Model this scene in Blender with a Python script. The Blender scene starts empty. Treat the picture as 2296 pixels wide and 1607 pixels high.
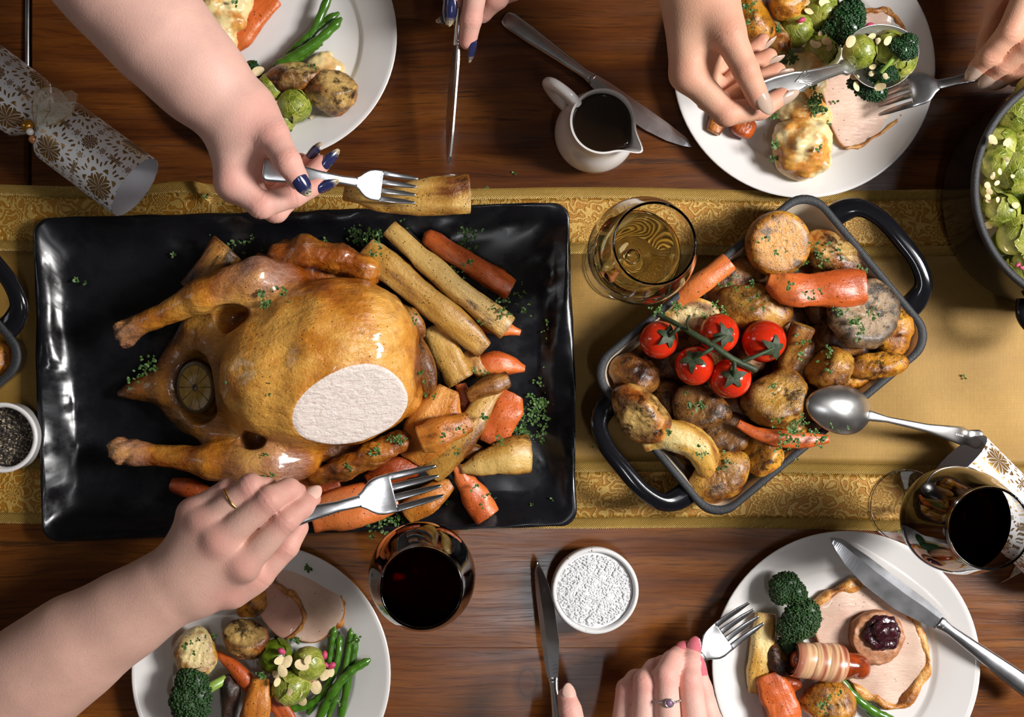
import bpy, math, random
import numpy as np
from mathutils import Vector, Matrix

# ---------------------------------------------------------------- camera, light, exposure
S, NX, NY, H = 2300.0, 965.0, 845.0, 1.30          # pixels per metre on the table, nadir pixel, camera height
scene = bpy.context.scene
col_main = scene.collection
cam_d = bpy.data.cameras.new('camera')
cam_d.sensor_width = 36.0
cam_d.lens = S * H / 2296.0 * 36.0
cam_d.shift_x = (1148.0 - NX) / 2296.0
cam_d.shift_y = (NY - 803.5) / 2296.0
cam_d.clip_start = 0.05
cam = bpy.data.objects.new('camera', cam_d)
cam.location = (0, 0, H)
col_main.objects.link(cam)
scene.camera = cam

w = bpy.data.worlds.new('world')
scene.world = w
w.use_nodes = True
w.node_tree.nodes['Background'].inputs[0].default_value = (0.92, 0.95, 1.0, 1)
w.node_tree.nodes['Background'].inputs[1].default_value = 0.045


def area(name, loc, target, sx, sy, power, color):
    d = bpy.data.lights.new(name, 'AREA')
    d.shape = 'RECTANGLE'
    d.size, d.size_y = sx, sy
    d.energy = power
    d.color = color
    o = bpy.data.objects.new(name, d)
    o.location = loc
    o.rotation_euler = (Vector(target) - Vector(loc)).to_track_quat('-Z', 'Y').to_euler()
    col_main.objects.link(o)
    return o


area('window_light', (1.76, 0.14, 1.66), (0.06, 0.0, 0.0), 0.46, 0.70, 80, (1.0, 0.975, 0.95))
area('skylight', (1.45, 0.15, 2.3), (0.5, 0.05, 0.0), 0.62, 1.9, 13, (0.95, 0.96, 1.0))
area('side_window_light', (-1.9, 0.35, 1.15), (0.0, 0.0, 0.0), 0.40, 0.90, 2.4, (0.90, 0.95, 1.0))
area('ceiling_strip', (0.25, -0.57, 2.2), (0.25, -0.57, 0.0), 0.07, 0.34, 3.2, (0.95, 0.97, 1.0))

vs = scene.view_settings
vs.view_transform = 'Standard'
vs.look = 'None'
vs.exposure = 0.0
vs.gamma = 1.0
vs.use_curve_mapping = False


# ---------------------------------------------------------------- helpers
def P(px, py, z=0.0):
    k = (H - z) / H / S
    return Vector(((px - NX) * k, -(py - NY) * k, z))


def PX(px, z=0.0):
    return px * (H - z) / H / S


def col(h, a=1.0):
    h = h.lstrip('#')
    c = [int(h[i:i + 2], 16) / 255 for i in (0, 2, 4)]
    return tuple([x / 12.92 if x <= .04045 else ((x + .055) / 1.055) ** 2.4 for x in c] + [a])


def wob(V, seed, freq, amp, octv=3):
    rng = np.random.RandomState(seed)
    V = np.asarray(V, float)
    out = np.zeros(len(V))
    for o in range(octv):
        for j in range(4):
            k = rng.normal(size=3) * freq * 2 ** o
            out += amp / 2 ** o * np.sin(V @ k + rng.uniform(0, 6.28)) * .5
    return out


def org(o):
    v = Vector((0, 0, 0))
    while o is not None:
        v += o.location
        o = o.parent
    return v


def tag(o, label, cat, group=None, kind=None):
    o['label'] = label
    o['category'] = cat
    if group:
        o['group'] = group
    if kind:
        o['kind'] = kind
    return o


def thing(name, label, cat, loc=(0, 0, 0), group=None):
    o = bpy.data.objects.new(name, None)
    o.empty_display_size = .01
    o.location = loc
    col_main.objects.link(o)
    return tag(o, label, cat, group)


def mk(name, V, F, mat, parent=None, origin=None, smooth=True, attrs=None, local=False, nrm=None):
    """One mesh object. V is in world coordinates unless local."""
    V = np.asarray(V, float)
    me = bpy.data.meshes.new(name)
    if parent is not None and not local:
        V = V - np.array(org(parent))
    elif parent is None and not local:
        if origin is None:
            origin = ((V[:, 0].min() + V[:, 0].max()) / 2, (V[:, 1].min() + V[:, 1].max()) / 2, V[:, 2].min())
        V = V - np.array(origin)
    if isinstance(F, np.ndarray):
        F = F.tolist()
    me.from_pydata(V.tolist(), [], F)
    if smooth:
        me.polygons.foreach_set('use_smooth', [True] * len(me.polygons))
    if mat is not None:
        me.materials.append(mat)
    for k, v in (attrs or {}).items():
        v = np.asarray(v, np.float32)
        if v.ndim == 2:
            a = me.attributes.new(k, 'FLOAT_VECTOR', 'POINT')
            a.data.foreach_set('vector', v.ravel())
        else:
            a = me.attributes.new(k, 'FLOAT', 'POINT')
            a.data.foreach_set('value', v)
    if nrm is not None:
        me.normals_split_custom_set_from_vertices(np.asarray(nrm, float).tolist())
    o = bpy.data.objects.new(name, me)
    col_main.objects.link(o)
    if parent is not None:
        o.parent = parent
    elif origin is not None:
        o.location = origin
    return o


def copy_tree(o, parent=None):
    c = o.copy()
    col_main.objects.link(c)
    c.parent = parent
    for ch in list(o.children):
        copy_tree(ch, c)
    return c


def spline(pts, n):
    """Catmull-Rom through rows of pts (any width), n samples."""
    pts = np.asarray(pts, float)
    m = len(pts)
    t = np.linspace(0, m - 1, n)
    i = np.clip(t.astype(int), 0, m - 2)
    u = (t - i)[:, None]
    p1, p2 = pts[i], pts[i + 1]
    p0 = np.where((i > 0)[:, None], pts[np.maximum(i - 1, 0)], 2 * p1 - p2)
    p3 = np.where((i < m - 2)[:, None], pts[np.minimum(i + 2, m - 1)], 2 * p2 - p1)
    return .5 * (2 * p1 + (p2 - p0) * u + (2 * p0 - 5 * p1 + 4 * p2 - p3) * u ** 2 + (3 * p1 - p0 - 3 * p2 + p3) * u ** 3)


def sweep(path, rx, rz, nseg=16, sup=2.0, up=(0, 0, 1), caps=('flat', 'flat'), roll=0.0):
    """Tube along path with a super-elliptic section. Returns V, F, t (0..1), edge (corner weight), cap weight."""
    path = np.asarray(path, float)
    n = len(path)
    rx = np.broadcast_to(np.asarray(rx, float), (n,)).copy()
    rz = np.broadcast_to(np.asarray(rz, float), (n,)).copy()
    T = np.gradient(path, axis=0)
    T /= np.linalg.norm(T, axis=1)[:, None] + 1e-12
    up = np.asarray(up, float)
    tt = np.linspace(0, 1, n)
    pts, xs, zs, ts, cw, tv = list(path), list(rx), list(rz), list(tt), [0.0] * n, list(T)

    def cap(end, style):
        p, t_, a, b, tq = (path[0], -T[0], rx[0], rz[0], 0.0) if end == 0 else (path[-1], T[-1], rx[-1], rz[-1], 1.0)
        r = min(a, b)
        if style == 'round':
            seq = [(.38, .92), (.71, .71), (.92, .38), (.99, .12)]
        elif style == 'flat':
            seq = [(.10, .97), (.14, .90), (.15, .6), (.15, .25)]
        else:
            return
        add = []
        for (d, s_) in seq:
            add.append((p + t_ * d * r, a * (s_ if style == 'flat' else 1) if style == 'flat' else a * s_, b * s_, tq, 1.0 if style == 'flat' and s_ < .95 else (1 - s_) * .6, (-t_ if end == 0 else t_)))
        for q in add:
            if end == 0:
                pts.insert(0, q[0]); xs.insert(0, q[1]); zs.insert(0, q[2]); ts.insert(0, q[3]); cw.insert(0, q[4]); tv.insert(0, q[5])
            else:
                pts.append(q[0]); xs.append(q[1]); zs.append(q[2]); ts.append(q[3]); cw.append(q[4]); tv.append(q[5])
    cap(0, caps[0])
    cap(1, caps[1])
    pts, xs, zs, tv = np.array(pts), np.array(xs), np.array(zs), np.array(tv)
    m = len(pts)
    side = np.cross(up, tv)
    ln = np.linalg.norm(side, axis=1)
    side = np.where((ln < 1e-5)[:, None], np.array([1.0, 0, 0]), side / (ln[:, None] + 1e-12))
    nr = np.cross(tv, side)
    a = np.linspace(0, 2 * math.pi, nseg, endpoint=False) + roll
    c, s = np.cos(a), np.sin(a)
    cx = np.sign(c) * np.abs(c) ** (2 / sup)
    cz = np.sign(s) * np.abs(s) ** (2 / sup)
    V = pts[:, None, :] + side[:, None, :] * (xs[:, None] * cx[None])[:, :, None] + nr[:, None, :] * (zs[:, None] * cz[None])[:, :, None]
    edge1 = np.clip((np.minimum(np.abs(cx), np.abs(cz)) - .55) / .35, 0, 1)
    V = V.reshape(-1, 3)
    i = np.arange(m - 1)[:, None] * nseg
    j = np.arange(nseg)[None]
    j2 = (j + 1) % nseg
    F = np.stack([i + j, i + j2, i + nseg + j2, i + nseg + j], -1).reshape(-1, 4).tolist()
    t = np.repeat(np.array(ts), nseg)
    cwv = np.repeat(np.array(cw), nseg)
    edge = np.tile(edge1, m)
    c0 = len(V)
    V = np.vstack([V, pts[0], pts[-1]])
    F += [[c0, jj + 1 if jj + 1 < nseg else 0, jj] for jj in range(nseg)]
    b = (m - 1) * nseg
    F += [[c0 + 1, b + jj, b + (jj + 1) % nseg] for jj in range(nseg)]
    t = np.append(t, [0, 1])
    cwv = np.append(cwv, [1 if caps[0] == 'flat' else .5, 1 if caps[1] == 'flat' else .5])
    edge = np.append(edge, [0, 0])
    return V, F, t, edge, cwv


def lathe(prof, n=48, center=(0, 0, 0), closed=False):
    prof = np.asarray(prof, float)
    a = np.linspace(0, 2 * math.pi, n, endpoint=False)
    m = len(prof)
    V = np.zeros((m, n, 3))
    V[:, :, 0] = prof[:, 0:1] * np.cos(a)
    V[:, :, 1] = prof[:, 0:1] * np.sin(a)
    V[:, :, 2] = prof[:, 1:2]
    V = V.reshape(-1, 3) + np.array(center)
    i = np.arange(m - 1 if not closed else m)[:, None] * n
    i2 = ((np.arange(m - 1 if not closed else m) + 1) % m)[:, None] * n
    j = np.arange(n)[None]
    j2 = (j + 1) % n
    F = np.stack([i + j, i + j2, i2 + j2, i2 + j], -1).reshape(-1, 4).tolist()
    return V, F


_ico = {}


def ico(sub):
    if sub not in _ico:
        import bmesh
        bm = bmesh.new()
        bmesh.ops.create_icosphere(bm, subdivisions=sub, radius=1.0)
        V = np.array([v.co[:] for v in bm.verts])
        F = np.array([[v.index for v in f.verts] for f in bm.faces])
        bm.free()
        _ico[sub] = (V / np.linalg.norm(V, axis=1)[:, None], F)
    return _ico[sub]


def rotz(V, a):
    c, s = math.cos(a), math.sin(a)
    V = np.asarray(V, float)
    return np.stack([V[:, 0] * c - V[:, 1] * s, V[:, 0] * s + V[:, 1] * c, V[:, 2]], 1)


def rot(V, e):
    from mathutils import Euler
    M = np.array(Euler(e).to_matrix())
    return np.asarray(V, float) @ M.T


def chunk(rad, planes=(), p=9, sub=4, seed=0, lump=.05, fine=.012):
    """Convex lump cut by planes. rad in metres, planes = (nx,ny,nz,d metres). Returns V, F, cut, edge."""
    D, F = ico(sub)
    rad = np.asarray(rad, float)
    base = np.sqrt(((D / rad) ** 2).sum(1))
    base = base * (1 + wob(D, seed, 1.6, lump, 2))
    terms = [base ** p]
    top2 = [base]
    for pl in planes:
        nv = np.array(pl[:3], float)
        nv /= np.linalg.norm(nv)
        t = np.maximum(D @ nv, 0) / pl[3]
        terms.append(t ** p)
        top2.append(t)
    tot = sum(terms)
    r = tot ** (-1 / p)
    cut = (tot - terms[0]) / tot
    srt = np.sort(np.stack(top2, 1), 1)
    if len(planes):
        ratio = srt[:, -2] / srt[:, -1]
        edge = np.clip((ratio - .70) / .26, 0, 1)
    else:
        edge = np.zeros(len(D))
    V = D * r[:, None]
    m = rad.mean()
    V = V + D * (wob(D, seed + 7, 5, fine, 3) * m)[:, None]
    return V, F, cut, edge


def rrect(a, b, r, n=8):
    pts = []
    for cx, cy, a0 in ((a - r, b - r, 0), (-a + r, b - r, 90), (-a + r, -b + r, 180), (a - r, -b + r, 270)):
        for i in range(n + 1):
            t = math.radians(a0 + 90 * i / n)
            pts.append((cx + r * math.cos(t), cy + r * math.sin(t)))
    return np.array(pts)


def loft(rings, close_first=False, close_last=False):
    n = len(rings[0])
    V = np.vstack(rings)
    F = []
    for i in range(len(rings) - 1):
        for j in range(n):
            F.append([i * n + j, i * n + (j + 1) % n, (i + 1) * n + (j + 1) % n, (i + 1) * n + j])
    if close_first:
        F.append(list(range(n))[::-1])
    if close_last:
        b = (len(rings) - 1) * n
        F.append([b + j for j in range(n)])
    return V, F


def ring3(pts2, z):
    return np.column_stack([pts2, np.full(len(pts2), z)])


def subdiv_ring(pts, maxd):
    out = []
    n = len(pts)
    for i in range(n):
        p, q = pts[i], pts[(i + 1) % n]
        k = max(1, int(np.linalg.norm(q - p) / maxd))
        for j in range(k):
            out.append(p + (q - p) * j / k)
    return np.array(out)


# ---------------------------------------------------------------- signed distance modelling
class Field:
    def __init__(s, lo, hi, h):
        s.lo = np.array(lo, float)
        s.h = h
        s.n = np.ceil((np.array(hi) - s.lo) / h).astype(int) + 1
        s.ax = [(s.lo[i] + h * np.arange(s.n[i])).astype(np.float32) for i in range(3)]
        s.f = np.full(s.n, .06, np.float32)

    def box(s, lo, hi):
        a = np.maximum(np.floor((np.array(lo) - s.lo) / s.h).astype(int), 0)
        b = np.minimum(np.ceil((np.array(hi) - s.lo) / s.h).astype(int) + 1, s.n)
        b = np.maximum(b, a)
        return tuple(slice(a[i], b[i]) for i in range(3))

    def xyz(s, sl):
        return (s.ax[0][sl[0]][:, None, None], s.ax[1][sl[1]][None, :, None], s.ax[2][sl[2]][None, None, :])

    def cone_d(s, sl, a, ra, b, rb):
        X, Y, Z = s.xyz(sl)
        a, b = np.array(a, np.float32), np.array(b, np.float32)
        d = b - a
        dd = float(d @ d) + 1e-12
        t = np.clip(((X - a[0]) * d[0] + (Y - a[1]) * d[1] + (Z - a[2]) * d[2]) / dd, 0, 1)
        return np.sqrt((X - a[0] - t * d[0]) ** 2 + (Y - a[1] - t * d[1]) ** 2 + (Z - a[2] - t * d[2]) ** 2) - (ra + (rb - ra) * t)

    def ell_d(s, sl, c, r, e=(0, 0, 0)):
        from mathutils import Euler
        X, Y, Z = s.xyz(sl)
        M = np.array(Euler(e).to_matrix()).T
        x, y, z = X - c[0], Y - c[1], Z - c[2]
        q = [M[i, 0] * x + M[i, 1] * y + M[i, 2] * z for i in range(3)]
        k0 = np.sqrt(sum((q[i] / r[i]) ** 2 for i in range(3)))
        k1 = np.sqrt(sum((q[i] / r[i] ** 2) ** 2 for i in range(3))) + 1e-6
        return k0 * (k0 - 1) / k1

    def cone(s, a, ra, b, rb, k=.01):
        pad = max(ra, rb) + k + 3 * s.h
        sl = s.box(np.minimum(a, b) - pad, np.maximum(a, b) + pad)
        s.f[sl] = smin(s.f[sl], s.cone_d(sl, a, ra, b, rb), k)

    def ell(s, c, r, e=(0, 0, 0), k=.01, sub=False):
        pad = max(r) + k + 3 * s.h
        sl = s.box(np.array(c) - pad, np.array(c) + pad)
        d = s.ell_d(sl, c, r, e)
        s.f[sl] = -smin(-s.f[sl], d, k) if sub else smin(s.f[sl], d, k)

    def mesh(s):
        f = s.f
        sg = f < 0
        nx, ny, nz = f.shape
        c = sg[:-1, :-1, :-1].astype(np.int8)
        tot = np.zeros((nx - 1, ny - 1, nz - 1), np.int8)
        for i in (0, 1):
            for j in (0, 1):
                for k in (0, 1):
                    tot += sg[i:nx - 1 + i, j:ny - 1 + j, k:nz - 1 + k]
        act = (tot > 0) & (tot < 8)
        I = np.argwhere(act)
        idx = np.full(act.shape, -1, np.int64)
        idx[act] = np.arange(len(I))
        cor = [(i, j, k) for i in (0, 1) for j in (0, 1) for k in (0, 1)]
        val = {q: f[I[:, 0] + q[0], I[:, 1] + q[1], I[:, 2] + q[2]] for q in cor}
        acc = np.zeros((len(I), 3))
        cnt = np.zeros(len(I))
        for a in cor:
            for d in range(3):
                if a[d] == 1:
                    continue
                b = list(a)
                b[d] = 1
                b = tuple(b)
                va, vb = val[a], val[b]
                cr = (va < 0) != (vb < 0)
                t = np.where(cr, va / np.where(cr, va - vb, 1), 0)
                for e in range(3):
                    acc[:, e] += np.where(cr, a[e] + (t if e == d else 0), 0)
                cnt += cr
        V = s.lo + s.h * (I + acc / cnt[:, None])
        F = []
        for d in range(3):
            e1, e2 = (d + 1) % 3, (d + 2) % 3
            sl1 = [slice(1, -1)] * 3
            sl1[d] = slice(0, -1)
            sl2 = list(sl1)
            sl2[d] = slice(1, None)
            A, B = sg[tuple(sl1)], sg[tuple(sl2)]
            for flip, mask in ((False, A & ~B), (True, ~A & B)):
                q = np.argwhere(mask)
                if not len(q):
                    continue
                q = q + np.array([0 if i == d else 1 for i in range(3)])
                o1 = np.eye(3, dtype=int)[e1]
                o2 = np.eye(3, dtype=int)[e2]
                quad = [q - o1 - o2, q - o2, q, q - o1]
                ids = np.stack([idx[w_[:, 0], w_[:, 1], w_[:, 2]] for w_ in quad], 1)
                F.append(ids[:, ::-1] if flip else ids)
        return V, np.vstack(F)

    def grad(s, V):
        g = np.gradient(s.f)
        ij = np.clip(np.round((V - s.lo) / s.h).astype(int), 0, s.n - 1)
        nrm = np.stack([c[ij[:, 0], ij[:, 1], ij[:, 2]] for c in g], 1)
        return nrm / (np.linalg.norm(nrm, axis=1)[:, None] + 1e-9)


def smin(a, b, k):
    h = np.maximum(k - np.abs(a - b), 0) / k
    return np.minimum(a, b) - h * h * k * .25


def relax(V, F, it=2, lam=.5):
    F = np.asarray(F)
    E = np.vstack([F[:, [i, (i + 1) % F.shape[1]]] for i in range(F.shape[1])])
    n = len(V)
    for _ in range(it):
        acc = np.zeros_like(V)
        cnt = np.zeros(n)
        np.add.at(acc, E[:, 0], V[E[:, 1]])
        np.add.at(cnt, E[:, 0], 1)
        np.add.at(acc, E[:, 1], V[E[:, 0]])
        np.add.at(cnt, E[:, 1], 1)
        V = V + lam * (acc / cnt[:, None] - V)
    return V


# ---------------------------------------------------------------- materials
class NB:
    def __init__(s, name):
        s.m = bpy.data.materials.new(name)
        s.m.use_nodes = True
        s.t = s.m.node_tree
        s.t.nodes.clear()
        s.out = s.t.nodes.new('ShaderNodeOutputMaterial')
        s.tc = None

    def n(s, typ, ins=None, **kw):
        nd = s.t.nodes.new('ShaderNode' + typ)
        for k, v in kw.items():
            setattr(nd, k, v)
        for k, v in (ins or {}).items():
            s.put(nd.inputs[k], v)
        return nd

    def put(s, sock, v):
        if isinstance(v, bpy.types.NodeSocket):
            s.t.links.new(v, sock)
        elif v is not None:
            if sock.type == 'RGBA' and len(v) == 3:
                v = tuple(v) + (1,)
            sock.default_value = v

    def obj(s, rnd=True):
        tc = s.n('TexCoord').outputs['Object']
        if not rnd:
            return tc
        r = s.n('ObjectInfo').outputs['Random']
        return s.n('VectorMath', {0: tc, 1: s.n('VectorMath', {0: r, 1: (3.1, 1.7, 2.3)}, operation='MULTIPLY').outputs[0]}, operation='ADD').outputs[0]

    def mapv(s, v, sc=(1, 1, 1), ro=(0, 0, 0), lo=(0, 0, 0)):
        return s.n('Mapping', {'Vector': v, 'Scale': sc, 'Rotation': ro, 'Location': lo}).outputs[0]

    def noise(s, v, scale, detail=4, rough=.55, dist=0):
        return s.n('TexNoise', {'Vector': v, 'Scale': scale, 'Detail': detail, 'Roughness': rough, 'Distortion': dist}).outputs['Fac']

    def vor(s, v, scale, rnd=1.0, feature='F1', out='Distance'):
        return s.n('TexVoronoi', {'Vector': v, 'Scale': scale, 'Randomness': rnd}, feature=feature).outputs[out]

    def ramp(s, f, stops, interp='LINEAR'):
        nd = s.n('ValToRGB', {'Fac': f})
        cr = nd.color_ramp
        cr.interpolation = interp
        while len(cr.elements) < len(stops):
            cr.elements.new(.5)
        for e, (p, c) in zip(cr.elements, stops):
            e.position = p
            e.color = c if len(c) == 4 else tuple(c) + (1,)
        return nd.outputs['Color']

    def step(s, f, a, b):
        """smooth 0..1 between a and b"""
        nd = s.n('MapRange', {'Value': f, 'From Min': a, 'From Max': b, 'To Min': 0.0, 'To Max': 1.0})
        return nd.outputs[0]

    def mix(s, f, a, b, mode='MIX'):
        nd = s.n('Mix', data_type='RGBA', blend_type=mode)
        s.put(nd.inputs[0], f)
        s.put(nd.inputs[6], a)
        s.put(nd.inputs[7], b)
        return nd.outputs[2]

    def math(s, op, a, b=None, c=None):
        nd = s.n('Math', operation=op)
        s.put(nd.inputs[0], a)
        if b is not None:
            s.put(nd.inputs[1], b)
        if c is not None:
            s.put(nd.inputs[2], c)
        return nd.outputs[0]

    def attr(s, name, out='Fac'):
        return s.n('Attribute', attribute_name=name).outputs[out]

    def bump(s, h, strength=.3, dist=.002, nrm=None):
        return s.n('Bump', {'Height': h, 'Strength': strength, 'Distance': dist, 'Normal': nrm}).outputs[0]

    def bsdf(s, **kw):
        nd = s.n('BsdfPrincipled')
        for k, v in kw.items():
            s.put(nd.inputs[k.replace('_', ' ')], v)
        s.t.links.new(nd.outputs[0], s.out.inputs[0])
        return s.m


def plain(name, c, rough=.4, bumpscale=None, bumpdist=.0006, var=.12, **kw):
    b = NB(name)
    v = b.obj()
    f = b.noise(v, bumpscale or 60, 4)
    dark = tuple(x * (1 - var) for x in c[:3])
    lite = tuple(min(1, x * (1 + var)) for x in c[:3])
    cc = b.ramp(f, [(.3, dark), (.7, lite)])
    args = dict(Base_Color=cc, Roughness=rough)
    if bumpscale:
        args['Normal'] = b.bump(f, .4, bumpdist)
    args.update(kw)
    return b.bsdf(**args)


def roast(name, light, mid, dark, cut=None, char=.42, speck=.6, herb=.3, rough=.38, sc=38, bumpd=.0012, edgew=.9, stretch=(1, 1, 1), sss=.0):
    b = NB(name)
    v = b.n('VectorMath', {0: b.attr('uvw', 'Vector'), 1: b.n('VectorMath', {0: b.n('ObjectInfo').outputs['Random'], 1: (3.1, 1.7, 2.3)}, operation='MULTIPLY').outputs[0]}, operation='ADD').outputs[0]
    vs_ = b.mapv(v, stretch)
    n1 = b.noise(vs_, sc, 5, .6)
    n2 = b.noise(vs_, sc * 2.6, 4, .65)
    base = b.ramp(n1, [(.40, light), (.52, mid), (.64, dark)])
    if cut is not None:
        cc = b.ramp(n2, [(.3, cut), (.75, tuple(x * .8 for x in cut[:3]))])
        base = b.mix(b.math('MULTIPLY', b.attr('cut'), .92), base, cc)
    e = b.math('MULTIPLY', b.attr('edge'), b.step(n2, .32, .62))
    base = b.mix(b.math('MULTIPLY', e, edgew), base, dark)
    ch = b.math('MULTIPLY', b.step(b.noise(vs_, sc * 1.7, 6, .7), .66 - char * .22, .74 - char * .22), .85)
    base = b.mix(ch, base, tuple(x * .18 for x in dark[:3]))
    v0, v = v, b.obj()
    sp = b.math('LESS_THAN', b.vor(v, 330), .22)
    spm = b.step(b.noise(v, 90, 2), .62 - .2 * speck, .64 - .2 * speck)
    base = b.mix(b.math('MULTIPLY', b.math('MULTIPLY', sp, spm), .85), base, (.012, .009, .005))
    hp = b.math('LESS_THAN', b.vor(b.mapv(v, (1, 1, 1), (0, 0, 0), (.3, .2, .1)), 300), .19)
    hpm = b.step(b.noise(v, 70, 2), .70 - .22 * herb, .72 - .22 * herb)
    base = b.mix(b.math('MULTIPLY', b.math('MULTIPLY', hp, hpm), .85), base, (.035, .085, .012))
    hgt = b.math('ADD', n2, b.math('MULTIPLY', b.noise(v, 330, 4, .65), .55))
    args = dict(Base_Color=base, Roughness=b.step(n2, .0, 1.6) if False else rough, Normal=b.bump(hgt, .8, bumpd * 1.5), Coat_Weight=.10, Coat_Roughness=.2)
    if sss:
        args.update(Subsurface_Weight=sss, Subsurface_Scale=.006, Subsurface_Radius=(1, .5, .2))
    return b.bsdf(**args)


M = {}


def wood_mat(name='table_wood', tone=1.0):
    b = NB(name)
    tc = b.obj(False)
    r = b.n('ObjectInfo').outputs['Random']
    # knots: grain bends round them
    knots = [(P(1183, 1530), .017, .026), (P(225, 215), .03, .02), (P(1005, 210), .05, .012)]
    gx = b.n('NewGeometry').outputs['Position']
    bend = 0.0
    kdark = None
    for (kp, kx, ky) in knots[:1]:
        d = b.n('VectorMath', {0: gx, 1: tuple(kp)}, operation='SUBTRACT').outputs[0]
        sc = b.n('VectorMath', {0: d, 1: (1 / kx, 1 / ky, 0)}, operation='MULTIPLY').outputs[0]
        ln = b.n('VectorMath', {0: sc}, operation='LENGTH').outputs['Value']
        ring = b.ramp(ln, [(.0, (.45,) * 3), (.42, (.3,) * 3), (.5, (.85,) * 3), (.6, (.5,) * 3), (1.0, (0,) * 3)])
        kdark = ring
    v = b.n('VectorMath', {0: gx, 1: b.n('CombineXYZ', {0: b.math('MULTIPLY', r, 5.0), 1: b.math('MULTIPLY', r, 3.0), 2: 0.0}).outputs[0]}, operation='ADD').outputs[0]
    wv = b.noise(b.mapv(v, (3.0, 9, 1)), 1.0, 3)
    v2 = b.n('VectorMath', {0: v, 1: b.n('CombineXYZ', {0: 0.0, 1: b.math('MULTIPLY', wv, .035), 2: 0.0}).outputs[0]}, operation='ADD').outputs[0]
    broad = b.noise(b.mapv(v2, (2.6, 38, 1)), 1.0, 5, .65)
    mid = b.noise(b.mapv(v2, (9, 200, 1)), 1.0, 5, .7)
    pore = b.noise(b.mapv(v2, (22, 620, 1)), 1.0, 3, .6)
    base = b.ramp(b.math('ADD', b.math('MULTIPLY', broad, .6), b.math('MULTIPLY', mid, .4)),
                  [(.34, (.050, .012, .0035)), (.46, (.135, .038, .0075)), (.56, (.22, .070, .0125)), (.68, (.32, .115, .022))])
    streak = b.math('MULTIPLY', b.step(mid, .52, .62), b.step(broad, .40, .56))
    base = b.mix(b.math('MULTIPLY', streak, .8), base, (.026, .0085, .004))
    base = b.mix(b.math('MULTIPLY', b.step(pore, .58, .66), .55), base, (.03, .01, .004))
    base = b.mix(b.math('MULTIPLY', kdark, .9), base, (.02, .007, .003))
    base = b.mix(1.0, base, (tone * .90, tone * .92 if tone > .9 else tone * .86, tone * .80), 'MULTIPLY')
    hgt = b.math('SUBTRACT', mid, b.math('MULTIPLY', b.step(pore, .55, .66), .5))
    rough = b.ramp(b.noise(b.mapv(v2, (5, 60, 1)), 1.0, 3), [(.3, (.20,) * 3), (.7, (.32,) * 3)])
    return b.bsdf(Base_Color=base, Roughness=rough, Normal=b.bump(hgt, .14, .0004), Specular_IOR_Level=.5)


M['wood'] = wood_mat()
M['wood_dark'] = wood_mat('table_wood_dark', .62)


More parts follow.
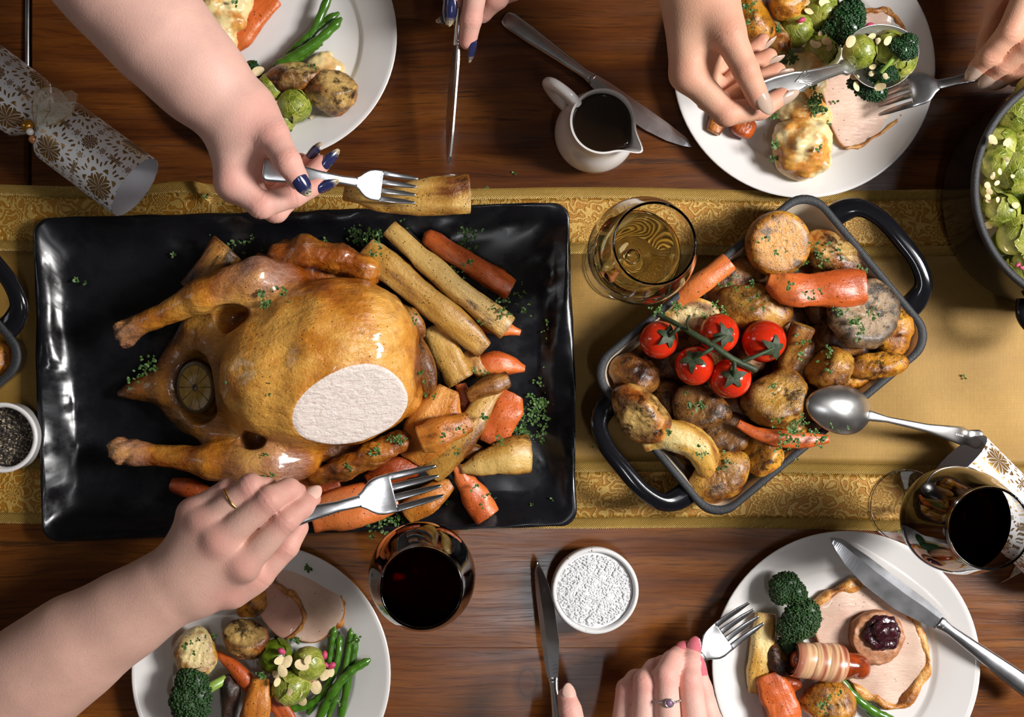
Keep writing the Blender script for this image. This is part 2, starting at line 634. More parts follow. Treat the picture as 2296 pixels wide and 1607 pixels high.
def gold_mat(name, kind):
    b = NB(name)
    v = b.n('NewGeometry').outputs['Position']
    weave = b.math('MULTIPLY', b.n('TexWave', {'Vector': v, 'Scale': 260.0, 'Distortion': .6}, bands_direction='X').outputs['Fac'],
                   b.n('TexWave', {'Vector': v, 'Scale': 300.0, 'Distortion': .6}, bands_direction='Y').outputs['Fac'])
    tone = b.noise(b.mapv(v, (6, 9, 1)), 1.0, 4, .6)
    if kind == 'field':
        fine = b.noise(b.mapv(v, (900, 120, 1)), 1.0, 2)
        base = b.ramp(tone, [(.3, col('#7d5a18')), (.55, col('#967026')), (.8, col('#aa8438'))])
        base = b.mix(b.math('MULTIPLY', fine, .5), base, col('#5b4010'))
        base = b.mix(b.math('MULTIPLY', weave, .35), base, col('#bd9a50'))
        return b.bsdf(Base_Color=base, Roughness=.48, Metallic=.25, Normal=b.bump(weave, .35, .0005), Sheen_Weight=.15)
    if kind == 'braid':
        zig = b.n('TexWave', {'Vector': b.mapv(v, (1, 1, 1), (0, 0, .8)), 'Scale': 240.0, 'Distortion': 3.0, 'Detail': 2.0}).outputs['Fac']
        base = b.mix(zig, col('#8a6420'), col('#d2ad5c'))
        return b.bsdf(Base_Color=base, Roughness=.42, Metallic=.3, Normal=b.bump(zig, .8, .0009))
    # brocade: scrolls and flowers raised in pale thread on an amber ground
    warp = b.n('TexNoise', {'Vector': v, 'Scale': 45.0, 'Detail': 2.0}).outputs['Color']
    v2 = b.n('VectorMath', {0: v, 1: b.n('VectorMath', {0: warp, 1: (.012, .012, 0)}, operation='MULTIPLY').outputs[0]}, operation='ADD').outputs[0]
    fl = b.n('TexVoronoi', {'Vector': v2, 'Scale': 34.0, 'Randomness': .55})
    loc = b.n('VectorMath', {0: b.n('VectorMath', {0: v2, 1: (34, 34, 34)}, operation='MULTIPLY').outputs[0], 1: b.n('VectorMath', {0: fl.outputs['Position'], 1: (34, 34, 34)}, operation='MULTIPLY').outputs[0]}, operation='SUBTRACT').outputs[0]
    sx = b.n('SeparateXYZ', {0: loc})
    ang = b.math('ARCTAN2', sx.outputs[1], sx.outputs[0])
    pet = b.math('ADD', fl.outputs['Distance'], b.math('MULTIPLY', b.math('SINE', b.math('MULTIPLY', ang, 9.0)), .045))
    rings = b.math('SINE', b.math('MULTIPLY', pet, 44.0))
    scr = b.math('SINE', b.math('MULTIPLY', b.noise(v2, 48.0, 2, .5), 60.0))
    f = b.mix(b.step(pet, .34, .40), b.n('CombineXYZ', {0: rings, 1: rings, 2: rings}).outputs[0], b.n('CombineXYZ', {0: scr, 1: scr, 2: scr}).outputs[0])
    f = b.n('SeparateXYZ', {0: f}).outputs[0]
    m = b.step(f, -.35, .25)
    grain = b.noise(b.mapv(v, (1, 1, 1)), 900.0, 2)
    base = b.mix(m, col('#a06c1a'), b.mix(grain, col('#9a7428'), col('#d6b060')))
    hgt = b.math('ADD', m, b.math('MULTIPLY', grain, .5))
    return b.bsdf(Base_Color=base, Roughness=.45, Metallic=.28, Normal=b.bump(hgt, .7, .0009))


M['gold_field'] = gold_mat('gold_cloth', 'field')
M['gold_border'] = gold_mat('gold_brocade', 'border')
M['gold_braid'] = gold_mat('gold_braid', 'braid')


def glaze():
    b = NB('black_glaze')
    v = b.obj(False)
    n = b.noise(v, 14, 2, .4)
    n2 = b.noise(v, 30, 5, .7)
    rough = b.ramp(n2, [(.45, (.30,) * 3), (.60, (.17,) * 3)])
    return b.bsdf(Base_Color=(.006, .006, .008), Roughness=rough, Normal=b.bump(n, .55, .004), Specular_IOR_Level=.5)


M['black_glaze'] = glaze()


def ceramic(name, c, rough=.16, speckle=False):
    b = NB(name)
    v = b.obj(False)
    base = b.ramp(b.noise(v, 9, 3), [(.3, tuple(x * .97 for x in c[:3])), (.7, c)])
    if speckle:
        sp = b.math('LESS_THAN', b.vor(v, 230), .17)
        mk_ = b.step(b.noise(v, 120, 2), .50, .54)
        base = b.mix(b.math('MULTIPLY', sp, mk_), base, (.10, .045, .025))
    return b.bsdf(Base_Color=base, Roughness=rough, Specular_IOR_Level=.5, Normal=b.bump(b.noise(v, 35, 2), .05, .001))


M['white'] = ceramic('white_china', (.70, .675, .655), .2)
M['whitejug'] = ceramic('jug_porcelain', (.72, .69, .665), .14)
M['stoneware'] = ceramic('speckled_stoneware', (.72, .71, .70), .35, True)
M['cream_enamel'] = ceramic('cream_enamel', (.70, .60, .46), .25)
M['black_enamel'] = ceramic('black_enamel', (.006, .006, .008), .12)


def steel(name, c=(.62, .62, .64), rough=.22, sc=420):
    b = NB(name)
    v = b.obj()
    n = b.noise(b.mapv(v, (.25, 1.6, 1.6)), sc, 3)
    n2 = b.noise(v, 40, 3)
    rr = b.math('ADD', rough - .05, b.math('MULTIPLY', n2, .14))
    return b.bsdf(Base_Color=b.ramp(n2, [(.3, tuple(x * .85 for x in c)), (.7, c)]), Metallic=1.0, Roughness=rr, Normal=b.bump(n, .06, .0003))


M['steel'] = steel('brushed_steel')
M['silver'] = steel('tarnished_silver', (.66, .65, .64), .30)
M['gold_metal'] = steel('gold_metal', (.72, .48, .16), .25)


def iron():
    b = NB('raw_cast_iron')
    v = b.obj(False)
    n = b.noise(v, 900, 2)
    return b.bsdf(Base_Color=b.ramp(n, [(.3, (.010, .010, .011)), (.7, (.030, .030, .033))]), Roughness=.6, Normal=b.bump(n, .6, .0006))


M['iron'] = iron()


def skin(name, c, blush, freck=.15, veins=0.0):
    b = NB(name)
    v = b.obj(False)
    n = b.noise(v, 28, 4, .6)
    fine = b.noise(v, 480, 3)
    base = b.ramp(n, [(.3, tuple(x * .90 for x in c[:3])), (.7, tuple(min(1, x * 1.06) for x in c[:3]))])
    base = b.mix(b.math('MULTIPLY', b.attr('blush'), .6), base, blush)
    base = b.mix(b.math('MULTIPLY', b.step(fine, .55, .75), freck), base, tuple(x * .8 for x in blush[:3]))
    cell = b.vor(v, 900)
    return b.bsdf(Base_Color=base, Roughness=.55, Normal=b.bump(b.math('ADD', cell, fine), .3, .0004),
                  Subsurface_Weight=.12, Subsurface_Scale=.004, Subsurface_Radius=(1.0, .38, .22), Specular_IOR_Level=.35)


M['skin_pale'] = skin('pale_skin', (.74, .44, .36), (.70, .27, .215))
M['skin_tan'] = skin('warm_skin', (.66, .37, .245), (.62, .245, .165))
M['skin_man'] = skin('fair_skin', (.60, .355, .28), (.58, .21, .175), .22)
M['skin_pink'] = skin('pink_skin', (.74, .44, .365), (.70, .26, .215))


def nail(name, c, tipc=None, metal=0.0, rough=.15):
    b = NB(name)
    base = c
    if tipc is not None:
        g = b.noise(b.obj(), 700, 2)
        f = b.math('MULTIPLY', b.step(b.attr('tip'), .70, .95), b.step(g, .38, .5))
        base = b.mix(f, c, tipc)
    return b.bsdf(Base_Color=base, Roughness=rough, Metallic=metal, Coat_Weight=.6, Coat_Roughness=.08)


M['nail_navy'] = nail('navy_varnish', (.018, .022, .075), (.62, .5, .28))
M['nail_nude'] = nail('nude_varnish', (.50, .36, .28))
M['nail_bare'] = nail('bare_nail', (.70, .44, .36), None, 0, .3)
M['nail_pink'] = nail('pink_varnish', (.62, .15, .19))


def glass_mat(name, c=(1, 1, 1), rough=0.0, ior=1.36):
    b = NB(name)
    g = b.n('BsdfGlass', {'Color': tuple(c) + (1,), 'Roughness': rough, 'IOR': ior})
    b.t.links.new(g.outputs[0], b.out.inputs[0])
    return b.m


M['glass'] = glass_mat('clear_glass', (.985, .985, .98))
M['white_wine'] = glass_mat('white_wine', (.97, .90, .66), 0, 1.33)
M['red_wine'] = glass_mat('red_wine', (.13, .004, .014), 0, 1.34)
M['gravy'] = plain('dark_gravy', (.012, .006, .003), .06, var=.05)

M['potato'] = roast('roast_potato', col('#bd8a36'), col('#935c1c'), col('#4a220a'), col('#bb8c3a'), .45, .9, .5)
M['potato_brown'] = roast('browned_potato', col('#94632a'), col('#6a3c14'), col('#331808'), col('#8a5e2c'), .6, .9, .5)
M['potato_gold'] = roast('golden_potato', col('#cf9430'), col('#ad6c1a'), col('#5f2d0b'), col('#cc8a1c'), .52, .8, .4)
M['potato_grey'] = roast('seared_potato', col('#9a7f5c'), col('#735539'), col('#2e1e13'), col('#a08462'), .65, .9, .5, .5)
M['potato_crisp'] = roast('crisp_potato', col('#cf9b4e'), col('#9a5219'), col('#3a1406'), col('#d9b46c'), .62, .3, .15, .25)
M['potato_pale'] = roast('pale_potato', col('#e3cd8c'), col('#cf9f45'), col('#7d3f12'), col('#e5cf92'), .3, .45, .3)
M['carrot'] = roast('roast_carrot', col('#d9783a'), col('#cb6129'), col('#ab4a1a'), col('#d98340'), .0, .45, .25, .33, 30, .0008, .45)
M['carrot_dark'] = roast('dark_roast_carrot', col('#b5521b'), col('#933a10'), col('#561d08'), col('#b35a20'), .3, .5, .2, .33, 30, .001, .6)
M['swede'] = roast('roast_swede', col('#d58f3c'), col('#bd6f24'), col('#652b0b'), col('#cf8a36'), .35, .4, .25, .3, 30)
M['parsnip'] = roast('roast_parsnip', col('#d4ad62'), col('#b98839'), col('#6b380f'), col('#c9a058'), .32, .5, .3, .36, 30)
M['parsnip_brown'] = roast('browned_parsnip', col('#b37f38'), col('#8a5520'), col('#45200a'), col('#a47434'), .5, .5, .3, .36, 34)
M['turkey_skin'] = roast('turkey_skin', col('#d9a25a'), col('#b97630'), col('#7c4312'), None, .2, .3, .1, .3, 60)
M['charred'] = roast('charred_veg', col('#3b2316'), col('#1e100a'), col('#0a0604'), None, .6, .2, .1, .5)


def greens():
    b = NB('sprout_leaf')
    v = b.obj()
    n = b.noise(v, 1.3, 5, .6)
    vein = b.step(b.vor(b.mapv(v, (1, 1, .55)), 3.6, 1.0, 'DISTANCE_TO_EDGE'), .0, .07)
    base = b.ramp(n, [(.36, col('#5c6a10')), (.5, col('#86902a')), (.64, col('#b0ae52'))])
    base = b.mix(b.math('MULTIPLY', b.attr('pale'), .7), base, col('#c9c878'))
    base = b.mix(b.math('MULTIPLY', b.math('SUBTRACT', 1.0, vein), .5), base, col('#c2c46e'))
    M['sprout'] = b.bsdf(Base_Color=base, Roughness=.3, Normal=b.bump(b.math('ADD', vein, b.noise(v, 9, 4)), .5, .0009), Subsurface_Weight=.1, Subsurface_Scale=.003, Coat_Weight=.15, Coat_Roughness=.15)
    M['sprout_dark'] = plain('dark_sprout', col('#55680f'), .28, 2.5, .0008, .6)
    M['bean'] = plain('green_bean', col('#3f6b18'), .25, 60, .0004, .35, Coat_Weight=.3, Coat_Roughness=.12)
    M['broccoli'] = plain('broccoli_head', col('#22401a'), .45, 300, .0008, .6)
    M['broccoli_lite'] = plain('broccoli_stem', col('#84a048'), .35, 60, .0005, .3)
    M['kale'] = plain('dark_kale', col('#173a18'), .3, 200, .0008, .5)
    M['parsley'] = plain('parsley_leaf', col('#46662a'), .5, 200, .0003, .45)


greens()
M['tomato'] = plain('tomato_skin', col('#c42a10'), .12, 25, .0002, .25, Coat_Weight=.4, Coat_Roughness=.06, Subsurface_Weight=.1, Subsurface_Scale=.004)
M['vine'] = plain('tomato_vine', col('#2d3a1e'), .6, 200, .0006, .5)
M['almond'] = plain('almond_flake', col('#e6cf9e'), .45, 150, .0003, .12, Subsurface_Weight=.1, Subsurface_Scale=.002)
M['pink_onion'] = plain('pink_onion', col('#c0446a'), .25, 200, .0003, .35)
M['cranberry'] = plain('cranberry_sauce', (.035, .006, .010), .2, 220, .0025, .5, Coat_Weight=.4, Coat_Roughness=.1)
M['stuffing'] = plain('sausage_stuffing', col('#a8714c'), .5, 230, .0016, .3)
M['sausage'] = plain('glazed_sausage', col('#8a3511'), .18, 90, .0008, .5, Coat_Weight=.5, Coat_Roughness=.08)


def cheese():
    b = NB('cauliflower_cheese')
    v = b.obj()
    n = b.noise(v, 34, 5, .6)
    n2 = b.noise(v, 110, 4)
    up = b.n('SeparateXYZ', {0: b.n('TexCoord').outputs['Object']}).outputs[2]
    toast = b.math('MULTIPLY', b.step(n, .47, .58), b.step(up, .008, .024))
    base = b.ramp(n2, [(.3, col('#e9d9a6')), (.7, col('#e2c986'))])
    base = b.mix(b.math('MULTIPLY', toast, .9), base, b.ramp(n2, [(.35, col('#d9982f')), (.65, col('#b3631c'))]))
    return b.bsdf(Base_Color=base, Roughness=.36, Normal=b.bump(n2, .5, .0018), Subsurface_Weight=.15, Subsurface_Scale=.005, Coat_Weight=.2, Coat_Roughness=.2)


M['cheese'] = cheese()


def slice_mat(name, c, c2, rim):
    b = NB(name)
    v = b.obj()
    fib = b.noise(b.mapv(v, (110, 420, 100), (0, 0, .5)), 1.0, 5, .7, 1.2)
    n = b.noise(v, 30, 3)
    base = b.ramp(n, [(.3, c), (.7, c2)])
    base = b.mix(b.math('MULTIPLY', b.step(fib, .54, .70), .22), base, tuple(x * .55 for x in c[:3]))
    sk = b.attr('rim')
    base = b.mix(b.step(b.math('ADD', sk, b.math('MULTIPLY', b.math('SUBTRACT', n, .5), .5)), .45, .8), base, b.mix(b.noise(v, 120, 3), rim, tuple(x * .35 for x in rim[:3])))
    sp = b.math('LESS_THAN', b.vor(v, 170), .09)
    base = b.mix(sp, base, (.03, .02, .01))
    return b.bsdf(Base_Color=base, Roughness=.38, Normal=b.bump(fib, .5, .0012), Subsurface_Weight=.15, Subsurface_Scale=.004, Coat_Weight=.15)


M['turkey'] = slice_mat('turkey_slice', col('#d8bda8'), col('#c6a08c'), col('#b4702c'))
M['turkey_pink'] = slice_mat('gammon_slice', col('#c99a85'), col('#b47f69'), col('#b87a3c'))


def bacon():
    b = NB('bacon_wrap')
    v = b.attr('pat', 'Vector')
    w_ = b.noise(b.mapv(v, (1, 1.0, 1)), 2.0, 2)
    base = b.ramp(w_, [(.38, col('#8f4a34')), (.48, col('#c08768')), (.56, col('#dcb98a')), (.66, col('#a86248'))])
    return b.bsdf(Base_Color=base, Roughness=.32, Normal=b.bump(w_, .3, .001), Coat_Weight=.3)


M['bacon'] = bacon()


def chicken_mat():
    b = NB('roast_chicken_skin')
    v = b.obj(False)
    n = b.noise(v, 13, 4, .6)
    n2 = b.noise(v, 60, 5, .62)
    n3 = b.noise(v, 260, 5, .65)
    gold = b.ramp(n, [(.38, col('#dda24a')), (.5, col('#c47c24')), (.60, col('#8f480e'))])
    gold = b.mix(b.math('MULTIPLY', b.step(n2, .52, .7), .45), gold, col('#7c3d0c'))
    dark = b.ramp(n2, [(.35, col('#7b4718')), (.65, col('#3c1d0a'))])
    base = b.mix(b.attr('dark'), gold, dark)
    pale = b.ramp(n2, [(.35, col('#b08a78')), (.7, col('#7a4e3c'))])
    base = b.mix(b.math('MULTIPLY', b.attr('pale'), b.step(n, .3, .6)), base, pale)
    sp = b.math('LESS_THAN', b.vor(v, 190), .11)
    base = b.mix(b.math('MULTIPLY', sp, b.step(b.noise(v, 40, 2), .42, .5)), base, (.03, .015, .006))
    hgt = b.math('ADD', b.math('MULTIPLY', n2, 1.0), b.math('MULTIPLY', n3, .4))
    wr = b.noise(b.mapv(v, (70, 190, 120), (0, 0, .35)), 1.0, 4, .6, .8)
    nr = b.bump(b.math('ADD', hgt, b.math('MULTIPLY', wr, .9)), .9, .0022)
    cut = b.step(b.attr('cut'), .35, .65)
    meatn = b.noise(v, 260, 6, .7, .8)
    meat = b.ramp(meatn, [(.30, col('#cdb5a9')), (.45, col('#e0d1c8')), (.7, col('#e8dcd4'))])
    base = b.mix(cut, base, meat)
    rough = b.mix(cut, b.ramp(n2, [(.35, (.20,) * 3), (.65, (.38,) * 3)]), (.55,) * 3)
    coat = b.math('MULTIPLY', b.math('SUBTRACT', 1.0, cut), .5)
    return b.bsdf(Base_Color=base, Roughness=rough, Normal=nr, Coat_Weight=coat, Coat_Roughness=.12, Subsurface_Weight=.06, Subsurface_Scale=.004)


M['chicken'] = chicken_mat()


def lemon_mat():
    b = NB('roast_lemon')
    p = b.attr('pat', 'Vector')
    sx = b.n('SeparateXYZ', {0: p})
    r = b.math('SQRT', b.math('ADD', b.math('MULTIPLY', sx.outputs[0], sx.outputs[0]), b.math('MULTIPLY', sx.outputs[1], sx.outputs[1])))
    a = b.math('ARCTAN2', sx.outputs[1], sx.outputs[0])
    seg = b.math('ABSOLUTE', b.math('SINE', b.math('MULTIPLY', a, 5.0)))
    f = b.math('MULTIPLY', b.step(seg, .08, .2), b.step(r, .12, .2))
    f = b.math('MULTIPLY', f, b.math('SUBTRACT', 1.0, b.step(r, .80, .88)))
    n = b.noise(b.obj(False), 200, 4)
    base = b.mix(f, col('#4a3716'), b.ramp(n, [(.3, col('#b08c3e')), (.7, col('#8a6a2a'))]))
    return b.bsdf(Base_Color=base, Roughness=.35, Normal=b.bump(b.math('ADD', f, n), .4, .001))


M['lemon'] = lemon_mat()
M['lemon_rind'] = plain('lemon_rind', col('#5c4318'), .4, 150, .0005, .35)
M['salt'] = plain('sea_salt', (.82, .82, .83), .9, 300, .0003, .04, Specular_IOR_Level=.08)


def pepper_mat():
    b = NB('cracked_pepper')
    v = b.obj(False)
    c = b.n('TexVoronoi', {'Vector': v, 'Scale': 650.0}).outputs['Color']
    s = b.n('SeparateXYZ', {0: c}).outputs[0]
    base = b.ramp(s, [(.5, (.02, .014, .01)), (.75, (.10, .07, .045)), (.95, (.36, .29, .19))])
    return b.bsdf(Base_Color=base, Roughness=.7)


M['pepper'] = pepper_mat()


def paper():
    """white paper printed with brown snowflake flowers; attribute pat = (around, along) in metres"""
    b = NB('printed_cracker_paper')
    p = b.attr('pat', 'Vector')

    def flower(scale, shift, R, petals, inner):
        q = b.n('VectorMath', {0: b.mapv(p, (1, 1, 1), (0, 0, 0), shift), 1: (scale, scale, 0)}, operation='MULTIPLY').outputs[0]
        fr = b.n('VectorMath', {0: b.n('VectorMath', {0: q}, operation='FRACTION').outputs[0], 1: (.5, .5, 0)}, operation='SUBTRACT').outputs[0]
        s_ = b.n('SeparateXYZ', {0: fr})
        r = b.math('SQRT', b.math('ADD', b.math('MULTIPLY', s_.outputs[0], s_.outputs[0]), b.math('MULTIPLY', s_.outputs[1], s_.outputs[1])))
        a = b.math('ARCTAN2', s_.outputs[1], s_.outputs[0])
        wave = b.math('COSINE', b.math('MULTIPLY', a, float(petals)))
        outer = b.math('ADD', R, b.math('MULTIPLY', wave, R * .22))
        fill = b.math('LESS_THAN', r, outer)
        # white petal outlines inside
        pet = b.math('ABSOLUTE', b.math('SUBTRACT', r, b.math('MULTIPLY', b.math('ABSOLUTE', b.math('COSINE', b.math('MULTIPLY', a, petals / 2.0))), R * .85)))
        line = b.math('GREATER_THAN', pet, inner)
        spk = b.math('GREATER_THAN', b.math('ABSOLUTE', b.math('SUBTRACT', r, R * .93)), inner * .8)
        return b.math('MULTIPLY', b.math('MULTIPLY', fill, line), spk), r, a

    big, rb, ab = flower(16.5, (.0, .012, 0), .26, 8, .018)
    ringp = b.math('MULTIPLY', b.math('LESS_THAN', b.math('ABSOLUTE', b.math('SUBTRACT', rb, b.math('ADD', .40, b.math('MULTIPLY', b.math('COSINE', b.math('MULTIPLY', ab, 8.0)), .05)))), .035),
                   b.math('GREATER_THAN', b.math('SINE', b.math('MULTIPLY', ab, 36.0)), .1))
    small, rs, as_ = flower(33.0, (.0151, .027, 0), .30, 8, .03)
    far = b.math('GREATER_THAN', rb, .47)
    tiny, rt, at_ = flower(66.0, (.0076, .0045, 0), .28, 5, .05)
    far2 = b.math('MULTIPLY', far, b.math('GREATER_THAN', rs, .40))
    f = b.math('MAXIMUM', b.math('MAXIMUM', big, ringp), b.math('MAXIMUM', b.math('MULTIPLY', small, far), b.math('MULTIPLY', tiny, far2)))
    base = b.mix(f, (.80, .79, .80), col('#8a6838'))
    return b.bsdf(Base_Color=base, Roughness=b.mix(f, (.5,) * 3, (.28,) * 3), Metallic=b.math('MULTIPLY', f, .45))


M['paper'] = paper()
M['paper_white'] = plain('white_card', (.78, .78, .84), .6, var=.03)


def sheer():
    b = NB('sheer_ribbon')
    tr = b.n('BsdfTransparent', {0: (1, 1, 1, 1)})
    df = b.n('BsdfPrincipled', {'Base Color': col('#efe6d0'), 'Roughness': .45, 'Sheen Weight': .4})
    wv = b.noise(b.obj(False), 1500, 1)
    mx = b.n('MixShader', {0: b.step(wv, .2, 1.0)})
    b.t.links.new(tr.outputs[0], mx.inputs[1])
    b.t.links.new(df.outputs[0], mx.inputs[2])
    b.t.links.new(mx.outputs[0], b.out.inputs[0])
    return b.m


M['sheer'] = sheer()
M['pearl'] = plain('pearl_bead', (.75, .72, .66), .2, var=.03, Coat_Weight=.5)
M['gold_bead'] = plain('gold_bead', col('#b5802f'), .3, var=.1, Metallic=.7)
M['amber_bead'] = plain('amber_bead', col('#b77a4c'), .3, var=.1, Metallic=.3)
M['oil'] = plain('roasting_juices_and_shade', col('#7a4a12'), .12, 60, .001, .4)
M['floor'] = plain('floor_boards', (.05, .03, .02), .5, 20, .001, .3)


# ---------------------------------------------------------------- the setting: floor, table
def boxv(x0, x1, y0, y1, z0, z1, bev=.001):
    rs = []
    for ins, z in ((bev, z0), (0, z0 + bev), (0, z1 - bev), (bev, z1)):
        rs.append(np.array([(x0 + ins, y0 + ins, z), (x1 - ins, y0 + ins, z), (x1 - ins, y1 - ins, z), (x0 + ins, y1 - ins, z)]))
    return loft(rs, True, True)


V, F = boxv(-2.3, 2.3, -2.3, 2.3, -.80, -.75)
o = mk('floor', V, F, M['floor'], smooth=False)
o['kind'] = 'structure'

wallm = plain('warm_wall_paint', (.13, .115, .10), .8, 30, .0005, .05)
for nm, q in (('wall_left', (-2.3, -2.2, -2.3, 2.3, -.75, 2.4)), ('wall_right', (2.2, 2.3, -2.3, 2.3, -.75, 2.4)), ('wall_back', (-2.2, 2.2, 2.2, 2.3, -.75, 2.4)), ('wall_front', (-2.2, 2.2, -2.3, -2.2, -.75, 2.4)), ('ceiling', (-2.3, 2.3, -2.3, 2.3, 2.4, 2.5))):
    V, F = boxv(*q)
    mk(nm, V, F, wallm, smooth=False)['kind'] = 'structure'
table = thing('dining_table', 'brown varnished wooden dining table under the gold runner', 'table', (0.08, 0, -.75))
tx0, tx1 = P(-330, 0).x, P(2700, 0).x
ty0, ty1 = P(0, 1960).y, P(0, -310).y
xe = P(70, 0).x
ym1, ym2 = P(0, 820).y, P(0, 1452).y
xj = P(560, 0).x
g = .0012
for (x0, x1, y0, y1, zt, bv) in (
        (tx0, xe - .004, P(0, 420).y, ty1, .0, .0035), (xe, tx1, ym1 + g, ty1, 0, .0012), (tx0, xe - g, ym1 + g, P(0, 424).y, 0, .0012),
        (tx0, xj - g, ym2 + .0035, ym1, 0, .0025), (xj, tx1, ym2, ym1, 0, .0004),
        (tx0, xj - g, ty0, ym2, 0, .0025), (xj, tx1, ty0, ym2, 0, .0004)):
    V, F = boxv(x0, x1, y0, y1, -.035, zt, bv)
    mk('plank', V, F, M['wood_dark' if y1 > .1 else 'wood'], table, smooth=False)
for sx in (tx0 + .06, tx1 - .06):
    for sy in (ty0 + .06, ty1 - .06):
        V, F = boxv(sx - .035, sx + .035, sy - .035, sy + .035, -.75, -.037, .004)
        mk('table_leg', V, F, M['wood'], table, smooth=False)

# ---------------------------------------------------------------- gold runner
runner = thing('table_runner', 'gold brocade table runner laid lengthwise under the serving dishes', 'table runner', P(1148, 800))


def runner_z(px, py):
    z = .0020 + .0006 * np.sin(px * .011 + py * .004) + .0005 * np.sin(px * .031 - py * .013)
    fold = np.exp(-((px - 436 - (py - 405) * .55) / 13.0) ** 2) * np.clip((470 - py) / 40, 0, 1)
    return z + .008 * fold


def strip(name, v0, v1, mat, nv):
    us = np.linspace(-330, 2650, 620)
    vs2 = np.linspace(v0, v1, nv)
    px, t = np.meshgrid(us, vs2, indexing='ij')
    top = 414 + .0065 * px - 9 * np.exp(-((px - 400) / 60) ** 2) + 3 * np.sin(px * .008)
    bot = 1170 + .0095 * px + 3 * np.sin(px * .006 + 1)
    py = top + (bot - top) * t
    z = runner_z(px, py)
    k = 1 / S
    V = np.stack([(px - NX) * k, -(py - NY) * k, z], -1).reshape(-1, 3)
    n0, n1 = px.shape
    i = np.arange(n0 - 1)[:, None] * n1
    j = np.arange(n1 - 1)[None]
    F = np.stack([i + j, i + j + 1, i + n1 + j + 1, i + n1 + j], -1).reshape(-1, 4)[:, ::-1]
    n = len(V)
    Vb = V - np.array([0, 0, .0008])
    # closed sheet: add underside and side walls
    Fb = F[:, ::-1] + n
    sides = []
    for a in range(n0 - 1):
        sides.append([a * n1, (a + 1) * n1, (a + 1) * n1 + n, a * n1 + n])
        e = n1 - 1
        sides.append([a * n1 + e, a * n1 + e + n, (a + 1) * n1 + e + n, (a + 1) * n1 + e])
    return mk(name, np.vstack([V, Vb]), F.tolist() + Fb.tolist() + sides, mat, runner)


strip('field', .195, .805, M['gold_field'], 26)
for (a, b_) in ((.032, .165), (.835, .968)):
    strip('border_band', a, b_, M['gold_border'], 12)
for (a, b_) in ((0, .032), (.165, .195), (.805, .835), (.968, 1.0)):
    strip('braid', a, b_, M['gold_braid'], 4)


# ---------------------------------------------------------------- serving platter
def build_platter():
    c = np.array([P(78, 490, .022), P(1272, 450, .022), P(1300, 1181, .022), P(90, 1213, .022)])
    cx = c.mean(0)
    ux = ((c[1] - c[0]) + (c[2] - c[3])) / 2
    uy = ((c[0] - c[3]) + (c[1] - c[2])) / 2
    a, b_ = np.linalg.norm(ux) / 2, np.linalg.norm(uy) / 2
    ux, uy = ux / np.linalg.norm(ux), uy / np.linalg.norm(uy)
    root = thing('serving_platter', 'large rectangular black glazed platter under the roast chicken', 'platter', (cx[0], cx[1], .004))
    spec = [(.030, .004), (.020, .004), (.003, .019), (.0, .0215), (.0006, .0232), (.003, .0236), (.006, .0230), (.014, .0184), (.022, .0138), (.029, .0104), (.035, .0094), (.055, .0092), (.09, .0092), (.13, .0092)]
    base = subdiv_ring(rrect(a, b_, .016, 6), .006)
    rings = []
    for ins, z in spec:
        s = np.array([(a - ins) / a, (b_ - ins) / b_])
        rings.append(ring3(base * s, z))
    rings = [np.array(r) for r in rings]
    for i, r in enumerate(rings):
        q = np.column_stack([r[:, 0], r[:, 1], np.full(len(r), i * .011)])
        wgt = {3: .5, 4: .6, 5: .7, 6: 1, 7: 1.6, 8: 1.6, 9: 1.0, 10: .4}.get(i, 0)
        r[:, 2] += wob(q, 5, 70, .0012, 2) * wgt
        inw = -r[:, :2] / (np.linalg.norm(r[:, :2], axis=1)[:, None])
        r[:, :2] += inw * (wob(q, 9, 60, .0016, 2) * wgt)[:, None]
    V, F = loft(rings, True, True)
    V = cx[None] * np.array([1, 1, 0]) + V[:, 0:1] * ux + V[:, 1:2] * uy + V[:, 2:3] * np.array([0, 0, 1])
    mk('dish', V, F, M['black_glaze'], root)


build_platter()


# ---------------------------------------------------------------- plates
def plate(label, px, py, rpx):
    r = PX(rpx, .021)
    c = P(px, py, .021)
    s = r / .126
    prof = [(0, .0052), (.060, .0052), (.0850, .0054), (.0880, .0064), (.0900, .0088), (.0925, .0100), (.108, .0150), (.121, .0202), (.1245, .0214), (.126, .0210), (.1258, .0196), (.118, .0155), (.10, .0085), (.086, .0028), (.078, .0016), (.074, .0022), (0, .0030)]
    prof = [(a * s, z) for a, z in prof]
    V, F = lathe(prof, 96, (c.x, c.y, .0))
    return tag(mk('dinner_plate', V, F, M['white'], origin=(c.x, c.y, 0)), label, 'plate', 'white dinner plates')


plate('white dinner plate with cauliflower cheese, carrot and green beans, behind the bare forearm', 612, 80, 278)
plate('white dinner plate with turkey, cauliflower cheese and sprouts, next to the gravy jug', 1803, 150, 294)
plate('white dinner plate with meat slices and green beans, beside the red wine glass', 585, 1510, 291)
plate('white dinner plate with stuffing-topped turkey slice and a knife on its rim', 1897, 1491, 301)


